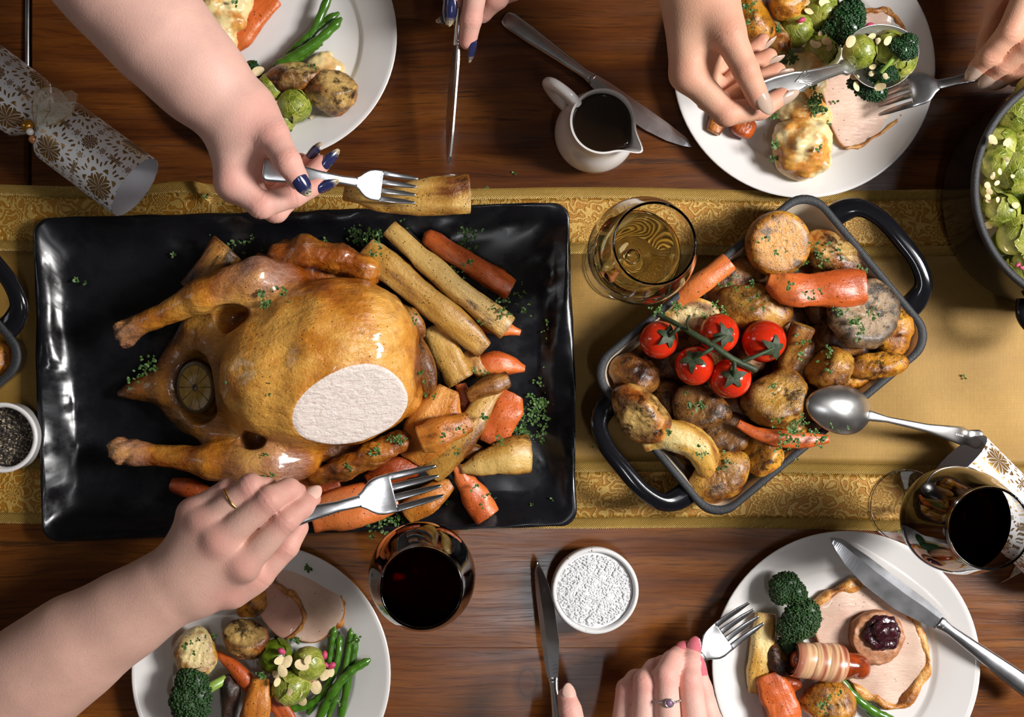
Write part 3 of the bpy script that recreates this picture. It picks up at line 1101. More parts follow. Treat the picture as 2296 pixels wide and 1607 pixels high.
# ---------------------------------------------------------------- cast iron dishes
def build_casserole(label, cpx, cpy, ang, n=None):
    z1 = .056
    c = P(cpx, cpy, z1)
    root = thing('casserole_dish', label, 'casserole', (c.x, c.y, .003), 'black enamelled rectangular casserole dishes')
    a, b_, r = .1365, .0955, .027
    e = math.radians(ang)

    def R(aa, bb, rr, z):
        return ring3(rrect(aa, bb, rr, 8), z)

    def put(name, rings, mat, cl=(False, False), par=root):
        V, F = loft(rings, *cl)
        V = rotz(V, e) + np.array([c.x, c.y, 0])
        return mk(name, V, F, mat, par)
    put('body', [R(a - .014, b_ - .014, .02, .0036), R(a - .010, b_ - .010, .022, .0046), R(a - .007, b_ - .007, .023, .010), R(a - .0015, b_ - .0015, r, z1 - .006), R(a - .001, b_ - .001, r, z1 - .004)], M['black_enamel'], (True, False))
    put('rim', [R(a - .0012, b_ - .0012, r, z1 - .0055), R(a, b_, r, z1 - .003), R(a - .0005, b_ - .0005, r, z1 - .0008), R(a - .0022, b_ - .0022, r - .001, z1), R(a - .0060, b_ - .0060, r - .003, z1 - .0002), R(a - .0074, b_ - .0074, r - .004, z1 - .0018)], M['iron'])
    put('enamel_lining', [R(a - .0072, b_ - .0072, r - .004, z1 - .0016), R(a - .0098, b_ - .0098, r - .004, z1 - .012), R(a - .0145, b_ - .0145, r - .005, .020), R(a - .020, b_ - .020, .016, .012), R(a - .03, b_ - .03, .012, .0098), R(.04, .02, .006, .0095)], M['cream_enamel'], (False, True))
    put('roasting_juices_and_shade', [R(a - .0175, b_ - .0175, .016, .0145), R(a - .06, b_ - .05, .01, .0146)], M['oil'], (False, True))  # thin oily juices; the brown also stands in for shade between potatoes
    for sgn in (1, -1):
        path = np.array([(a - .004, -.056, z1 - .010), (a + .010, -.054, z1 - .008), (a + .023, -.046, z1 - .004), (a + .030, -.026, z1 - .001), (a + .031, 0, z1), (a + .030, .026, z1 - .001), (a + .023, .046, z1 - .004), (a + .010, .054, z1 - .008), (a - .004, .056, z1 - .010)])
        pr = np.column_stack([path, [.0115, .0108, .0086, .0078, .0078, .0078, .0086, .0108, .0115], [.0065, .0062, .0055, .005, .005, .005, .0055, .0062, .0065]])
        q = spline(pr, 40)
        V, F, *_ = sweep(q[:, :3] * np.array([sgn, sgn, 1]), q[:, 3], q[:, 4], 14, 2.4)
        V = rotz(V, e) + np.array([c.x, c.y, 0])
        mk('handle', V, F, M['black_enamel'], root)
    return root


build_casserole('black cast iron casserole with cream lining, full of roast potatoes and vine tomatoes', 1709, 795, 39.8)
build_casserole('black cast iron casserole mostly out of frame beside the pepper ramekin', -326, 840, 39.8)


def build_pot():
    z1 = .105
    c = P(2458, 420, z1)
    r = PX(278, z1)
    root = thing('cooking_pot', 'round black cast iron pot full of brussels sprouts', 'pot', (c.x, c.y, .003), None)
    V, F = lathe([(0, .0036), (r - .020, .0036), (r - .008, .010), (r - .003, .03), (r - .0012, z1 - .006)], 96, (c.x, c.y, 0))
    mk('body', V, F, M['black_enamel'], root)
    V, F = lathe([(r - .0014, z1 - .007), (r, z1 - .004), (r - .0006, z1 - .001), (r - .0025, z1), (r - .0058, z1 - .0004), (r - .0070, z1 - .002)], 96, (c.x, c.y, 0))
    mk('rim', V, F, M['iron'], root)
    V, F = lathe([(r - .0068, z1 - .0018), (r - .010, z1 - .02), (r - .012, .03), (r - .022, .016), (0, .013)], 96, (c.x, c.y, 0))
    mk('enamel_lining', V, F, M['cream_enamel'], root)
    for sgn in (1, -1):
        path = np.array([(-.030, r - .004, z1 - .034), (-.028, r + .010, z1 - .032), (-.018, r + .020, z1 - .03), (0, r + .023, z1 - .029), (.018, r + .020, z1 - .03), (.028, r + .010, z1 - .032), (.030, r - .004, z1 - .034)])
        q = spline(path, 30) * np.array([1, sgn, 1])
        V, F, *_ = sweep(rotz(q, -.2) + np.array([c.x, c.y, 0]), .0065, .005, 12)
        mk('handle', V, F, M['black_enamel'], root)


build_pot()


# ---------------------------------------------------------------- small china
def build_jug():
    b0 = P(1327, 308, 0)
    root = thing('gravy_jug', 'small white porcelain jug of dark gravy with loop handle and pouring lip', 'jug', b0)
    zt = .083
    prof = spline([(.0, .0015), (.026, .0012), (.032, .004), (.0375, .018), (.0385, .030), (.036, .044), (.031, .058), (.0292, .068), (.0300, zt - .001), (.0293, zt), (.0278, zt - .001), (.0275, .068), (.029, .058), (.033, .044), (.030, .01), (0, .008)], 70)
    V, F = lathe(prof, 80, (0, 0, 0))
    # pull out the pouring lip
    la = math.radians(-38)
    ang = np.arctan2(V[:, 1], V[:, 0])
    d = np.abs((ang - la + math.pi) % (2 * math.pi) - math.pi)
    wgt = np.exp(-(d / .30) ** 2) * np.clip((V[:, 2] - .056) / (zt - .056), 0, 1) ** 1.5
    V[:, 0] += math.cos(la) * .0160 * wgt
    V[:, 1] += math.sin(la) * .0160 * wgt
    V[:, 2] -= .0 * wgt
    mk('body', V + np.array(b0), F, M['whitejug'], root)
    ha = math.radians(142)
    hp = np.array([(.0318, 0, .0725), (.040, 0, .080), (.052, 0, .079), (.0585, 0, .070), (.057, 0, .058), (.048, 0, .044), (.037, 0, .036)])
    q = spline(hp, 30)
    V, F, *_ = sweep(q, np.linspace(.0092, .0078, 30), .0050, 14, 2.6, up=(0, 1, .001))
    # section: wide across the strap
    mk('handle', rotz(V, ha) + np.array(b0), F, M['whitejug'], root)
    V, F = lathe([(0, .0735), (.024, .0735), (.0283, .0742), (.0283, .066), (0, .066)], 64, tuple(b0))
    V2 = V - np.array(b0)
    d = np.abs((np.arctan2(V2[:, 1], V2[:, 0]) - la + math.pi) % (2 * math.pi) - math.pi)
    wgt = np.exp(-(d / .22) ** 2) * (np.hypot(V2[:, 0], V2[:, 1]) > .02)
    V[:, 0] += math.cos(la) * .004 * wgt
    V[:, 1] += math.sin(la) * .004 * wgt
    mk('gravy', V, F, M['gravy'], root)


build_jug()


def build_salt():
    zt = .034
    c = P(1335, 1325, zt)
    b0 = (c.x, c.y, 0)
    root = thing('salt_dish', 'speckled white stoneware dish heaped with flaky sea salt', 'dish', b0)
    r = PX(98, zt)
    V, F = lathe([(0, .002), (r - .008, .002), (r - .003, .006), (r - .0005, .02), (r, zt - .003), (r - .0012, zt), (r - .0035, zt), (r - .005, zt - .002), (r - .0055, .012), (0, .008)], 72, b0)
    ang = np.arctan2(V[:, 1] - b0[1], V[:, 0] - b0[0])
    V[:, 2] += .0006 * np.sin(ang * 3 + 1) * (V[:, 2] > .02)
    mk('bowl', V, F, M['stoneware'], root)
    prof = [(0, .0315)] + [(r_ * (r - .0056), .0315 - .0035 * r_ ** 3) for r_ in np.linspace(.02, 1, 46)] + [(r - .0056, .012)]
    V, F = lathe(prof, 150, b0)
    top = V[:, 2] > .02
    V[:, 2] += np.where(top, wob(V, 3, 260, .0006, 3), 0)
    mk('sea_salt', V, F, M['salt'], root)['kind'] = 'stuff'
    rng = random.Random(4)
    vs_, fs_ = [], []
    for i in range(1500):
        rr, a = (r - .008) * math.sqrt(rng.random()), rng.uniform(0, 6.28)
        s = rng.uniform(.0005, .0011)
        q = np.array([(-s, -s, -s * .4), (s, -s, -s * .4), (s, s, -s * .4), (-s, s, -s * .4), (0, 0, s * .5)])
        q = rot(q, (rng.uniform(-.4, .4), rng.uniform(-.4, .4), rng.uniform(0, 6))) + np.array([b0[0] + rr * math.cos(a), b0[1] + rr * math.sin(a), .0322 - .0035 * (rr / r) ** 3])
        b_ = len(vs_) * 5
        vs_.append(q)
        fs_ += [[b_, b_ + 1, b_ + 4], [b_ + 1, b_ + 2, b_ + 4], [b_ + 2, b_ + 3, b_ + 4], [b_ + 3, b_, b_ + 4]]
    o = mk('salt_flakes', np.vstack(vs_), fs_, M['salt'], root, smooth=False)
    o['kind'] = 'stuff'


build_salt()


def build_pepper():
    zt = .042
    c = P(4, 981, zt)
    b0 = (c.x, c.y, .002)
    root = thing('pepper_ramekin', 'white ramekin of cracked black pepper beside the platter', 'ramekin', b0)
    r = PX(79, zt)
    V, F = lathe([(0, .003), (r - .006, .003), (r - .003, .006), (r - .001, .012), (r - .001, zt - .006), (r, zt - .004), (r, zt - .001), (r - .001, zt), (r - .003, zt), (r - .0045, zt - .002), (r - .0052, .02), (0, .015)], 72, (c.x, c.y, 0))
    mk('bowl', V, F, M['white'], root)
    V, F = lathe([(r_ * (r - .0050), .027) for r_ in np.linspace(.0, 1, 40)] + [(r - .005, .02)], 120, (c.x, c.y, 0))
    V[:, 2] += np.where(V[:, 2] > .025, wob(V, 8, 900, .0009, 2), 0)
    mk('cracked_pepper', V, F, M['pepper'], root)['kind'] = 'stuff'


build_pepper()


# ---------------------------------------------------------------- wine glasses
def wineglass(label, cat_wine, fx, fy, level, wine_mat):
    b0 = P(fx, fy, .0034 if 430 < fy < 1180 else .0006)
    root = thing('wine_glass', label, 'wine glass', b0, 'stemmed wine glasses')
    outer = spline([(.0345, .0004), (.0352, .0010), (.0345, .0018), (.022, .0030), (.011, .0052), (.0055, .011), (.0039, .022), (.0036, .040), (.0040, .058), (.0065, .068), (.0165, .0755), (.0290, .084), (.0400, .097), (.0462, .113), (.0473, .128), (.0452, .147), (.0410, .166), (.0365, .184), (.0350, .1895), (.0351, .1915)], 80)
    th = .0011
    inner = spline([(.0348, .1926), (.0339, .1931), (.0330, .1926), (.0328, .1915), (.0333, .1895), (.0352, .184), (.0397, .166), (.0440, .147), (.0462, .128), (.0451, .113), (.0388, .0975), (.0278, .0850), (.0155, .0768), (.006, .0728), (.0, .0718)], 60)
    prof = np.vstack([[(0, .0004)], outer, inner])
    V, F = lathe(prof, 88, tuple(b0))
    mk('glass', V, F, M['glass'], root)
    inn = inner[inner[:, 1] < level][::-1] + np.array([.0003, -.0003])
    inn[0, 0] = 0
    rl = float(np.interp(level, inner[::-1][:, 1], inner[::-1][:, 0])) + .0003
    wp = np.vstack([inn, [(rl, level), (rl * .985, level - .0004), (rl * .95, level - .0006), (0, level - .0006)]])
    V, F = lathe(wp, 88, tuple(b0))
    mk(cat_wine, V, F, wine_mat, root)


wineglass('glass of white wine standing between the platter and the casserole', 'white_wine', 1393, 590, .098, M['white_wine'])
wineglass('glass of red wine standing below the platter beside the dinner plate', 'red_wine', 948, 1248, .128, M['red_wine'])
wineglass('glass of red wine standing at the runner edge beside a paper cracker', 'red_wine', 2032, 1134, .128, M['red_wine'])


# ---------------------------------------------------------------- christmas crackers
def tubegrid(path, rad, n, ph=0.0, thick=.0006):
    """open paper tube along path (N,3) with radii; double walled. pat=(around, along)."""
    path = np.asarray(path, float)
    T = np.gradient(path, axis=0)
    T /= np.linalg.norm(T, axis=1)[:, None]
    side = np.cross((0, 0, 1), T)
    side /= np.linalg.norm(side, axis=1)[:, None]
    up = np.cross(T, side)
    s = np.concatenate([[0], np.cumsum(np.linalg.norm(np.diff(path, axis=0), axis=1))])
    a = np.linspace(0, 2 * math.pi, n, endpoint=False) + ph
    R0 = float(np.max(rad))

    def shell(rr):
        return (path[:, None] + side[:, None] * (rr[:, None] * np.cos(a))[:, :, None] + up[:, None] * (rr[:, None] * np.sin(a))[:, :, None]).reshape(-1, 3)
    m = len(path)
    i = np.arange(m - 1)[:, None] * n
    j = np.arange(n)[None]
    j2 = (j + 1) % n
    F = np.stack([i + j, i + j2, i + n + j2, i + n + j], -1).reshape(-1, 4)
    rad = np.asarray(rad, float)
    pat = np.stack([np.tile(a * R0, m), np.repeat(s, n), np.zeros(m * n)], 1)
    return shell(rad), F, shell(rad - thick), F[:, ::-1], pat


def ring_join(m, n, V1, V2):
    f = []
    k = len(V1)
    for e in (0, (m - 1) * n):
        for j in range(n):
            f.append([e + j, e + (j + 1) % n, k + e + (j + 1) % n, k + e + j])
    return f


def cracker(label, p_end, p_neck, p_far, R, flat=1.0, neck=.35, sects=True):
    p_end, p_neck, p_far = [np.array(q) for q in (p_end, p_neck, p_far)]
    root = thing('christmas_cracker', label, 'christmas cracker', (p_neck[0], p_neck[1], 0.002), 'printed paper christmas crackers')

    def seg(name, a, b, prof):
        t = np.linspace(0, 1, len(prof))
        prof = np.asarray(prof)
        V1, F1, V2, F2, pat = tubegrid(a + (b - a) * prof[:, 0:1], prof[:, 1] * R, 56)
        o1 = mk(name, V1, F1.tolist(), M['paper'], root, attrs={'pat': pat})
        mk('paper_inside', V2, F2.tolist() + [], M['paper_white'], o1)
        return o1
    seg('end_cup', p_end, p_neck, [(0, 1), (.02, 1), (.4, 1), (.80, .99), (.84, .97), (.90, .80), (.96, neck + .15), (1.0, neck)])
    seg('barrel', p_neck, p_far, [(0, neck), (.03, neck + .15), (.07, .80), (.11, .97), (.15, .99), (.4, 1), (.6, 1), (1, 1)])
    return root


ck = cracker('white cracker printed with brown snowflakes, tied with a sheer bow and beads', P(303, 420, .050), P(96, 266, .037), P(-180, 62, .035), .0325, neck=.5)


def bow(root):
    r0 = np.array(org(root))
    # two translucent ribbon tails / loops
    def ribbon(pts, w0, up):
        q = spline(pts, 24)
        T = np.gradient(q[:, :3], axis=0)
        T /= np.linalg.norm(T, axis=1)[:, None]
        sd = np.cross(up, T)
        sd /= np.linalg.norm(sd, axis=1)[:, None]
        wv = q[:, 3:4]
        A, B = q[:, :3] + sd * wv, q[:, :3] - sd * wv
        mid = (A + B) / 2 + np.array([0, 0, .0012])
        V = np.stack([A, mid, B], 1).reshape(-1, 3)
        F = []
        for i in range(23):
            for j in range(2):
                F.append([i * 3 + j, i * 3 + j + 1, i * 3 + 3 + j + 1, i * 3 + 3 + j])
        o = mk('ribbon_loop', V, F, M['sheer'], root)
        for e in (A, B):
            V, F, *_ = sweep(e, .0004, .0004, 6)
            mk('gold_edging', V, F, M['gold_metal'], o)
        return o
    z = .060

    def q(px, py, zz, w_):
        p = P(px, py, zz)
        return (p.x, p.y, p.z, w_)
    ribbon([q(86, 285, .066, .003), q(105, 255, .078, .011), q(140, 232, .080, .012), q(168, 207, .074, .0035)], .01, (0, 0, 1))
    ribbon([q(84, 285, .064, .003), q(90, 240, .080, .010), q(112, 222, .084, .013), q(128, 250, .075, .010), q(92, 288, .065, .003)], .01, (0, .3, 1))
    V, F, *_ = sweep([P(78 + 22 * math.cos(a), 262 + 40 * math.sin(a), .034 + .02 * math.cos(a * 1)) for a in np.linspace(0, 6.28, 40)], .0012, .0012, 6)
    for px, py, zz, r, m in ((97, 311, .062, .0052, 'gold_bead'), (74, 312, .06, .0042, 'amber_bead'), (67, 295, .064, .0036, 'pearl'), (62, 282, .062, .006, 'gold_bead'), (108, 288, .066, .0048, 'pearl'), (98, 333, .058, .0034, 'amber_bead')):
        D, Fi = ico(3)
        mk('bead', D * r + np.array(P(px, py, zz)), Fi, M[m], root)


bow(ck)
cracker('grey-white cracker with gold flowers lying behind the red wine glass', P(2150, 1030, .038), P(2440, 1320, .038), P(2600, 1480, .038), .0325)
# loose end of its gold-edged ribbon
rp = [P(2310, 1235, .012), P(2296, 1260, .004), P(2280, 1288, .0035), P(2262, 1296, .0035)]
q = spline([(p.x, p.y, p.z) for p in rp], 20)
V = np.vstack([q + np.array([-.008, -.004, 0]), q + np.array([.010, .006, .0006])])
o = mk('ribbon_end', V, [[i, i + 1, 21 + i, 20 + i] for i in range(19)], M['sheer'])
tag(o, 'sheer ribbon end with gold edge lying beside the red wine glass', 'ribbon')
V, F, *_ = sweep(q + np.array([-.008, -.004, .0003]), .0005, .0005, 6)
mk('gold_edging', V, F, M['gold_metal'], o)


# ---------------------------------------------------------------- cutlery
def orient(root, p0, p1, roll, L0):
    p0, p1 = Vector(p0), Vector(p1)
    X = (p1 - p0).normalized()
    Y = Vector((0, 0, 1)).cross(X).normalized()
    Z = X.cross(Y)
    Mx = Matrix((X, Y, Z)).transposed().to_4x4()
    Mx = Mx @ Matrix.Rotation(roll, 4, 'X')
    s = (p1 - p0).length / L0
    root.matrix_world = Matrix.Translation(p0) @ Mx @ Matrix.Scale(s, 4)


def zprof(pts):
    q = spline(pts, 60)
    return lambda x: np.interp(x, q[:, 0], q[:, 1])


def fork(label, p0, p1, roll=0.0, width=1.0, mat='steel', curve=1.0):
    L0 = .20
    root = thing('fork', label, 'fork', (0, 0, 0), 'stainless steel forks')
    zf = zprof([(0, .0), (.04, .003), (.08, .0045), (.115, .001), (.135, -.004), (.155, -.006), (.175, -.003), (.20, .004)])
    m = M[mat]

    def sw(xs, ys, wx, tz, sup=3.0, caps=('round', 'flat')):
        path = np.stack([xs, ys, zf(xs) * curve], 1)
        V, F, *_ = sweep(path, wx, tz, 14, sup, caps=caps)
        return V, F
    xs = np.linspace(0.002, .122, 40)
    wx = np.interp(xs, [0, .006, .03, .07, .10, .122], [.0075, .0098, .0088, .0052, .0036, .0040]) * width
    V, F = sw(xs, xs * 0, wx, np.interp(xs, [0, .06, .122], [.0014, .0019, .0019]))
    mk('handle', V, F, m, root, local=True)
    xs = np.linspace(.1205, .1555, 26)
    hw = np.interp(xs, [.1205, .126, .131, .136, .142, .1555], [.0040, .0062, .0092, .0115, .0126, .0130]) * width
    path = np.stack([xs, xs * 0, zf(xs) * curve], 1)
    V, F, *_ = sweep(path, hw, .0012, 18, 3.0, caps=('flat', 'flat'))
    V[:, 2] += (V[:, 1] / (.013 * width)) ** 2 * .0016 * np.clip((V[:, 0] - .125) / .02, 0, 1)
    mk('head', V, F, m, root, local=True)
    for i in range(4):
        y = (-.0106 + .00707 * i) * width
        xs = np.linspace(.1545, .199, 16)
        V, F = sw(xs, np.full(16, y) * np.interp(xs, [.15, .2], [1, .93]), np.interp(xs, [.1545, .185, .199], [.0025, .0021, .0011]) * width, .0010, 2.6, ('flat', 'round'))
        V[:, 2] += (V[:, 1] / (.013 * width)) ** 2 * .0016
        mk('tine', V, F, m, root, local=True)
    orient(root, p0, p1, roll, L0)
    return root


def knife(label, p0, p1, roll=0.0, mat='steel', bladew=1.0, dull='steel'):
    L0 = .235
    root = thing('table_knife', label, 'knife', (0, 0, 0), 'stainless steel table knives')
    xs = np.linspace(.002, .108, 40)
    wx = np.interp(xs, [0, .006, .03, .07, .10, .108], [.007, .0092, .0088, .0064, .0048, .0058])
    path = np.stack([xs, xs * 0, xs * 0], 1)
    V, F, *_ = sweep(path, wx, np.interp(xs, [0, .05, .108], [.0030, .0036, .0036]), 16, 2.6, caps=('round', 'flat'))
    mk('handle', V, F, M[mat], root, local=True)
    V, F, *_ = sweep([(.1075, 0, 0), (.1115, 0, 0)], .0062, .0036, 16, 2.6)
    mk('bolster', V, F, M[mat], root, local=True)
    xs = np.concatenate([np.linspace(.111, .21, 26), np.linspace(.212, .2348, 14)])
    top = np.interp(xs, [.111, .13, .20, .225, .235], [.0048, .0062, .0066, .0055, .0020]) * bladew
    bot = -np.interp(xs, [.111, .125, .150, .185, .21, .225, .232, .235], [.0048, .0068, .0095, .0090, .0058, .0020, -.0005, -.0018]) * bladew
    rings = []
    for x, a, b_ in zip(xs, top, bot):
        mid = (a * .7 + b_ * .3)
        t = .0011 * (1 if x < .23 else .6)
        rings.append(np.array([(x, a, t * .9), (x, mid, t), (x, b_, .0001), (x, b_, -.0001), (x, mid, -t), (x, a, -t * .9)]))
    V, F = loft(rings, True, True)
    mk('blade', V, F, M[dull], root, local=True, smooth=False)
    orient(root, p0, p1, roll, L0)
    return root


def spoon(label, p0, p1, roll=0.0, mat='silver', bw=.0235, bl=.036, depth=.011, hl=.125, ornate=False, dz=()):
    L0 = hl + 2 * bl
    root = thing('serving_spoon', label, 'spoon', (0, 0, 0), 'silver serving spoons')
    xc = hl + bl
    rings = []
    th = np.linspace(0, 2 * math.pi, 48, endpoint=False)

    def ringr(rho, off):
        eg = 1 - .10 * np.cos(th)
        z = -depth * (1 - rho ** 2) ** .85 + off
        return np.stack([xc + bl * rho * np.cos(th), bw * rho * np.sin(th) * eg, np.full(48, z) + .0025 * rho * np.cos(th) ** 2], 1)
    for rho in (.02, .15, .3, .45, .6, .72, .83, .91, .96, .99):
        rings.append(ringr(rho, 0))
    rings.append(ringr(1.01, -.0002))
    for rho in (.99, .96, .91, .83, .72, .6, .45, .3, .15, .02):
        rings.append(ringr(rho, -.0013))
    V, F = loft(rings, True, True)
    mk('bowl', V, F, M[mat], root, local=True)
    xs = np.linspace(.002, hl + .004, 50)
    zf = zprof([(0, .012), (.03, .016), (.06, .015), (.10, .006), (hl + .006, .0005)] if not dz else dz)
    wx = np.interp(xs, [0, .004, .012, .020, .030, .060, hl - .012, hl + .004], [.0062, .0085, .0064, .0080, .0070, .0036, .0026, .0048])
    if ornate:
        wx = np.interp(xs, [0, .008, .03, .05, .056, .075, hl - .012, hl - .008, hl - .002, hl + .004], [.007, .0108, .0108, .0092, .0076, .0058, .0046, .0072, .0066, .006])
    V, F, *_ = sweep(np.stack([xs, xs * 0, zf(xs)], 1), wx, np.interp(xs, [0, .05, hl], [.0014, .0018, .0026]), 16, 3.0, caps=('round', 'flat'))
    h = mk('handle', V, F, M[mat], root, local=True)
    if ornate:
        for s_ in (-1, 1):
            xr = np.linspace(.006, hl - .012, 40)
            yr = s_ * (np.interp(xr, xs, wx) - .0016)
            V, F, *_ = sweep(np.stack([xr, yr, zf(xr) + .0018], 1), .0007, .0006, 6)
            mk('raised_edge', V, F, M[mat], h, local=True)
        for a in np.linspace(-1.1, 1.1, 7):
            q = [(.046, 0, 0), (.052 + .004 * math.cos(a), .004 * math.sin(a), 0), (.056 + .006 * math.cos(a), .0078 * math.sin(a), 0)]
            q = np.array([(x, y, float(zf(x)) + .0022) for x, y, _ in q])
            V, F, *_ = sweep(q, .0006, .0006, 6, caps=('round', 'round'))
            mk('shell_ornament', V, F, M[mat], h, local=True)
    if not ornate:
        for i in range(5):
            x = .0215 + i * .0024
            V, F = boxv(x - .0009, x + .0009, -.0011, .0011, float(zf(x)) - .0021, float(zf(x)) - .0010, .0003)
            mk('hallmark', V, F, M['steel'], h, local=True, smooth=False)
    orient(root, p0, p1, roll, L0)
    return root


fork('fork held over the platter lifting a roast parsnip, navy-nailed hand', P(588, 378, .190), P(932, 428, .152), 0.10, 1.55)
fork('fork tines-up over the carrots, held by the hand with a gold ring', P(520, 1195, .155), P(985, 1078, .118), -.10, 1.45)
fork('fork resting on the turkey plate, held by the hand with beige nails', P(2330, 128, .075), P(1962, 228, .028), math.pi + .15, 1.7, curve=1.3)
fork('fork reaching toward the parsnip, held by the hand with pink nails', P(1395, 1625, .070), P(1692, 1372, .036), .12, 1.5)
knife('table knife lying on the bare wood behind the gravy jug', P(1131, 38, .006), P(1548, 334, .004), 0, 'steel', 1.25)
knife('upright table knife between thumb and finger of the navy-nailed hand', P(1045, -155, .085), P(1002, 372, .030), 1.12, 'steel', 1.25)
knife('table knife beside the salt dish, held under a thumb', P(1268, 1760, .075), P(1210, 1260, .030), -.62, 'steel', 1.35)
knife('table knife resting across the rim of the stuffing plate', P(2330, 1560, .030), P(1858, 1212, .0225), math.pi, 'steel', 1.5)
spoon('old silver serving spoon lying face down in the potato casserole', P(2190, 985, .018), P(1812, 902, .076), math.pi, 'silver', .0200, .031, .010, .108, dz=[(0, -.008), (.012, -.003), (.03, -.009), (.06, -.010), (.09, -.006), (.114, .000)])
spoon('ornate silver serving spoon heaped with sprouts, held by the beige-nailed hand', P(1655, 238, .146), P(2052, 98, .088), -.05, 'silver', .0275, .036, .013, .112, True)
V, F, *_ = sweep([P(62, -60, .0022), P(61, 80, .0022), P(61, 168, .0022)], .0022, .0018, 10, 2.5, caps=('round', 'round'))
mk('edge_highlight_rod', V, F, M['steel'], table)  # added steel rod in place of the highlight along the plank's bevelled edge


# ---------------------------------------------------------------- roast chicken
def build_chicken():
    h = .0019
    fz = .0105
    lo = np.array(P(235, 1110, .0)) - .02
    hi = np.array(P(945, 560, .0)) + np.array([.01, .02, 0])
    lo[2], hi[2] = .002, .150
    fd = Field(lo, hi, h)
    A = lambda x, y, z: np.array(P(x, y, z))
    # breast first, then carve it flat
    fd.ell(A(708, 812, .072), (.088, .069, .056), (0, -.05, .12), .02)
    fd.ell(A(770, 745, .072), (.062, .046, .050), (0, 0, .15), .025)
    fd.ell(A(740, 885, .070), (.076, .046, .050), (0, 0, .05), .025)
    fd.ell(A(600, 855, .070), (.045, .047, .045), (0, 0, .1), .02)
    cp = A(805, 925, .1005)
    cn = np.array([.30, -.50, .81])
    cn /= np.linalg.norm(cn)
    X, Y, Z = fd.xyz((slice(None),) * 3)
    pl = (X - cp[0]) * cn[0] + (Y - cp[1]) * cn[1] + (Z - cp[2]) * cn[2]
    before = fd.f.copy()
    fd.f = np.maximum(fd.f, pl.astype(np.float32))
    # back, thighs, legs
    fd.ell(A(640, 830, .045), (.090, .078, .038), (0, 0, 0), .016)
    legs = {}
    fd.ell(A(590, 655, .055), (.044, .030, .036), (0, 0, .35), .016)
    fd.cone(A(575, 625, .082), .0215, A(450, 665, .078), .0150, .010)
    fd.cone(A(450, 665, .078), .0150, A(345, 715, .066), .0095, .008)
    fd.cone(A(345, 715, .066), .0095, A(288, 742, .058), .0118, .006)
    fd.ell(A(277, 749, .056), (.0085, .0125, .012), (0, 0, .4), .004)
    fd.ell(A(600, 1030, .050), (.050, .026, .034), (0, 0, -.05), .016)
    fd.cone(A(600, 1042, .068), .0200, A(470, 1035, .066), .0145, .010)
    fd.cone(A(470, 1035, .066), .0145, A(365, 1021, .060), .0098, .008)
    fd.cone(A(365, 1021, .060), .0098, A(290, 1014, .056), .0125, .006)
    fd.ell(A(272, 1012, .055), (.010, .0135, .012), (0, 0, 0), .004)
    # rump and tail
    fd.ell(A(435, 855, .026), (.036, .050, .020), (0, 0, .1), .014)
    fd.cone(A(360, 865, .026), .019, A(268, 882, .024), .0045, .012)
    fd.cone(A(470, 940, .035), .022, A(520, 1000, .04), .020, .014)
    fd.cone(A(450, 745, .035), .020, A(520, 690, .045), .020, .014)
    # neck skin
    fd.cone(A(900, 760, .05), .018, A(915, 900, .05), .014, .012)
    # holes in the skin between legs and body, cavity for the lemon
    fd.ell(A(522, 712, .076), (.020, .0125, .024), (0, 0, .12), .004, True)
    fd.ell(A(570, 985, .070), (.013, .0095, .022), (0, 0, .3), .004, True)
    fd.ell(A(445, 868, .054), (.029, .033, .022), (0, 0, 0), .006, True)
    # puckered skin
    V, F = fd.mesh()
    V = relax(V, F, 2, .5)
    nr = fd.grad(V)
    d0 = np.array([before[tuple(np.clip(np.round((v - fd.lo) / h).astype(int), 0, fd.n - 1))] for v in V])
    on = np.abs((V - cp) @ cn)
    cut = np.clip(1.5 - on / .0012, 0, 1) * (d0 < .0015) * (V[:, 2] > .05)
    n0 = (1 - cut)
    disp = wob(V, 11, 70, .0008, 2) + wob(V * np.array([.6, 1.4, 1]), 13, 190, .0004, 2)
    V = V + nr * (disp * n0)[:, None]
    for kx, ky, kz in ((278, 749, .056), (272, 1013, .055)):
        kd = np.clip(1.4 - np.linalg.norm(V - A(kx, ky, kz), axis=1) / .016, 0, 1)
        V = V + nr * (wob(V, 23, 330, .0022, 2) * kd)[:, None]
    q = A(437, 868, .05)
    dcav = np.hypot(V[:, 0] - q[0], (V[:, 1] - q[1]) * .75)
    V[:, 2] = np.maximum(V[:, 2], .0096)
    dark = np.clip(1.35 - dcav / .045, 0, 1) * (V[:, 2] < .095)  # shade in and around the cavity, painted as darker skin
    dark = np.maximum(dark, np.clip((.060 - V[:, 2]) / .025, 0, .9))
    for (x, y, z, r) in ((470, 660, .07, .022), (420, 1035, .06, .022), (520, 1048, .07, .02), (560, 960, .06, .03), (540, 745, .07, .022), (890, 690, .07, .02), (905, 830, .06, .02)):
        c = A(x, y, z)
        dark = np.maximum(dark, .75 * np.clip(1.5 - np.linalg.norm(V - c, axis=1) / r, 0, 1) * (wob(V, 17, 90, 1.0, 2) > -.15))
    dark = np.maximum(dark, np.clip((A(470, 0, .05)[0] - V[:, 0]) / .02, 0, .6) * (np.abs(V[:, 1] - q[1]) < .055))  # shade behind the breast, painted into the rump and tail colour
    pale = np.zeros(len(V))
    for (x, y, z, r) in ((580, 622, .09, .026), (600, 1050, .075, .028), (520, 655, .085, .014), (280, 747, .06, .016), (280, 1014, .06, .018)):
        c = A(x, y, z)
        pale = np.maximum(pale, np.clip(1.6 - np.linalg.norm(V - c, axis=1) / r, 0, 1))
    root = thing('roast_chicken', 'golden roast chicken on the black platter, breast carved to white meat', 'roast chicken', tuple(A(640, 840, .01)))
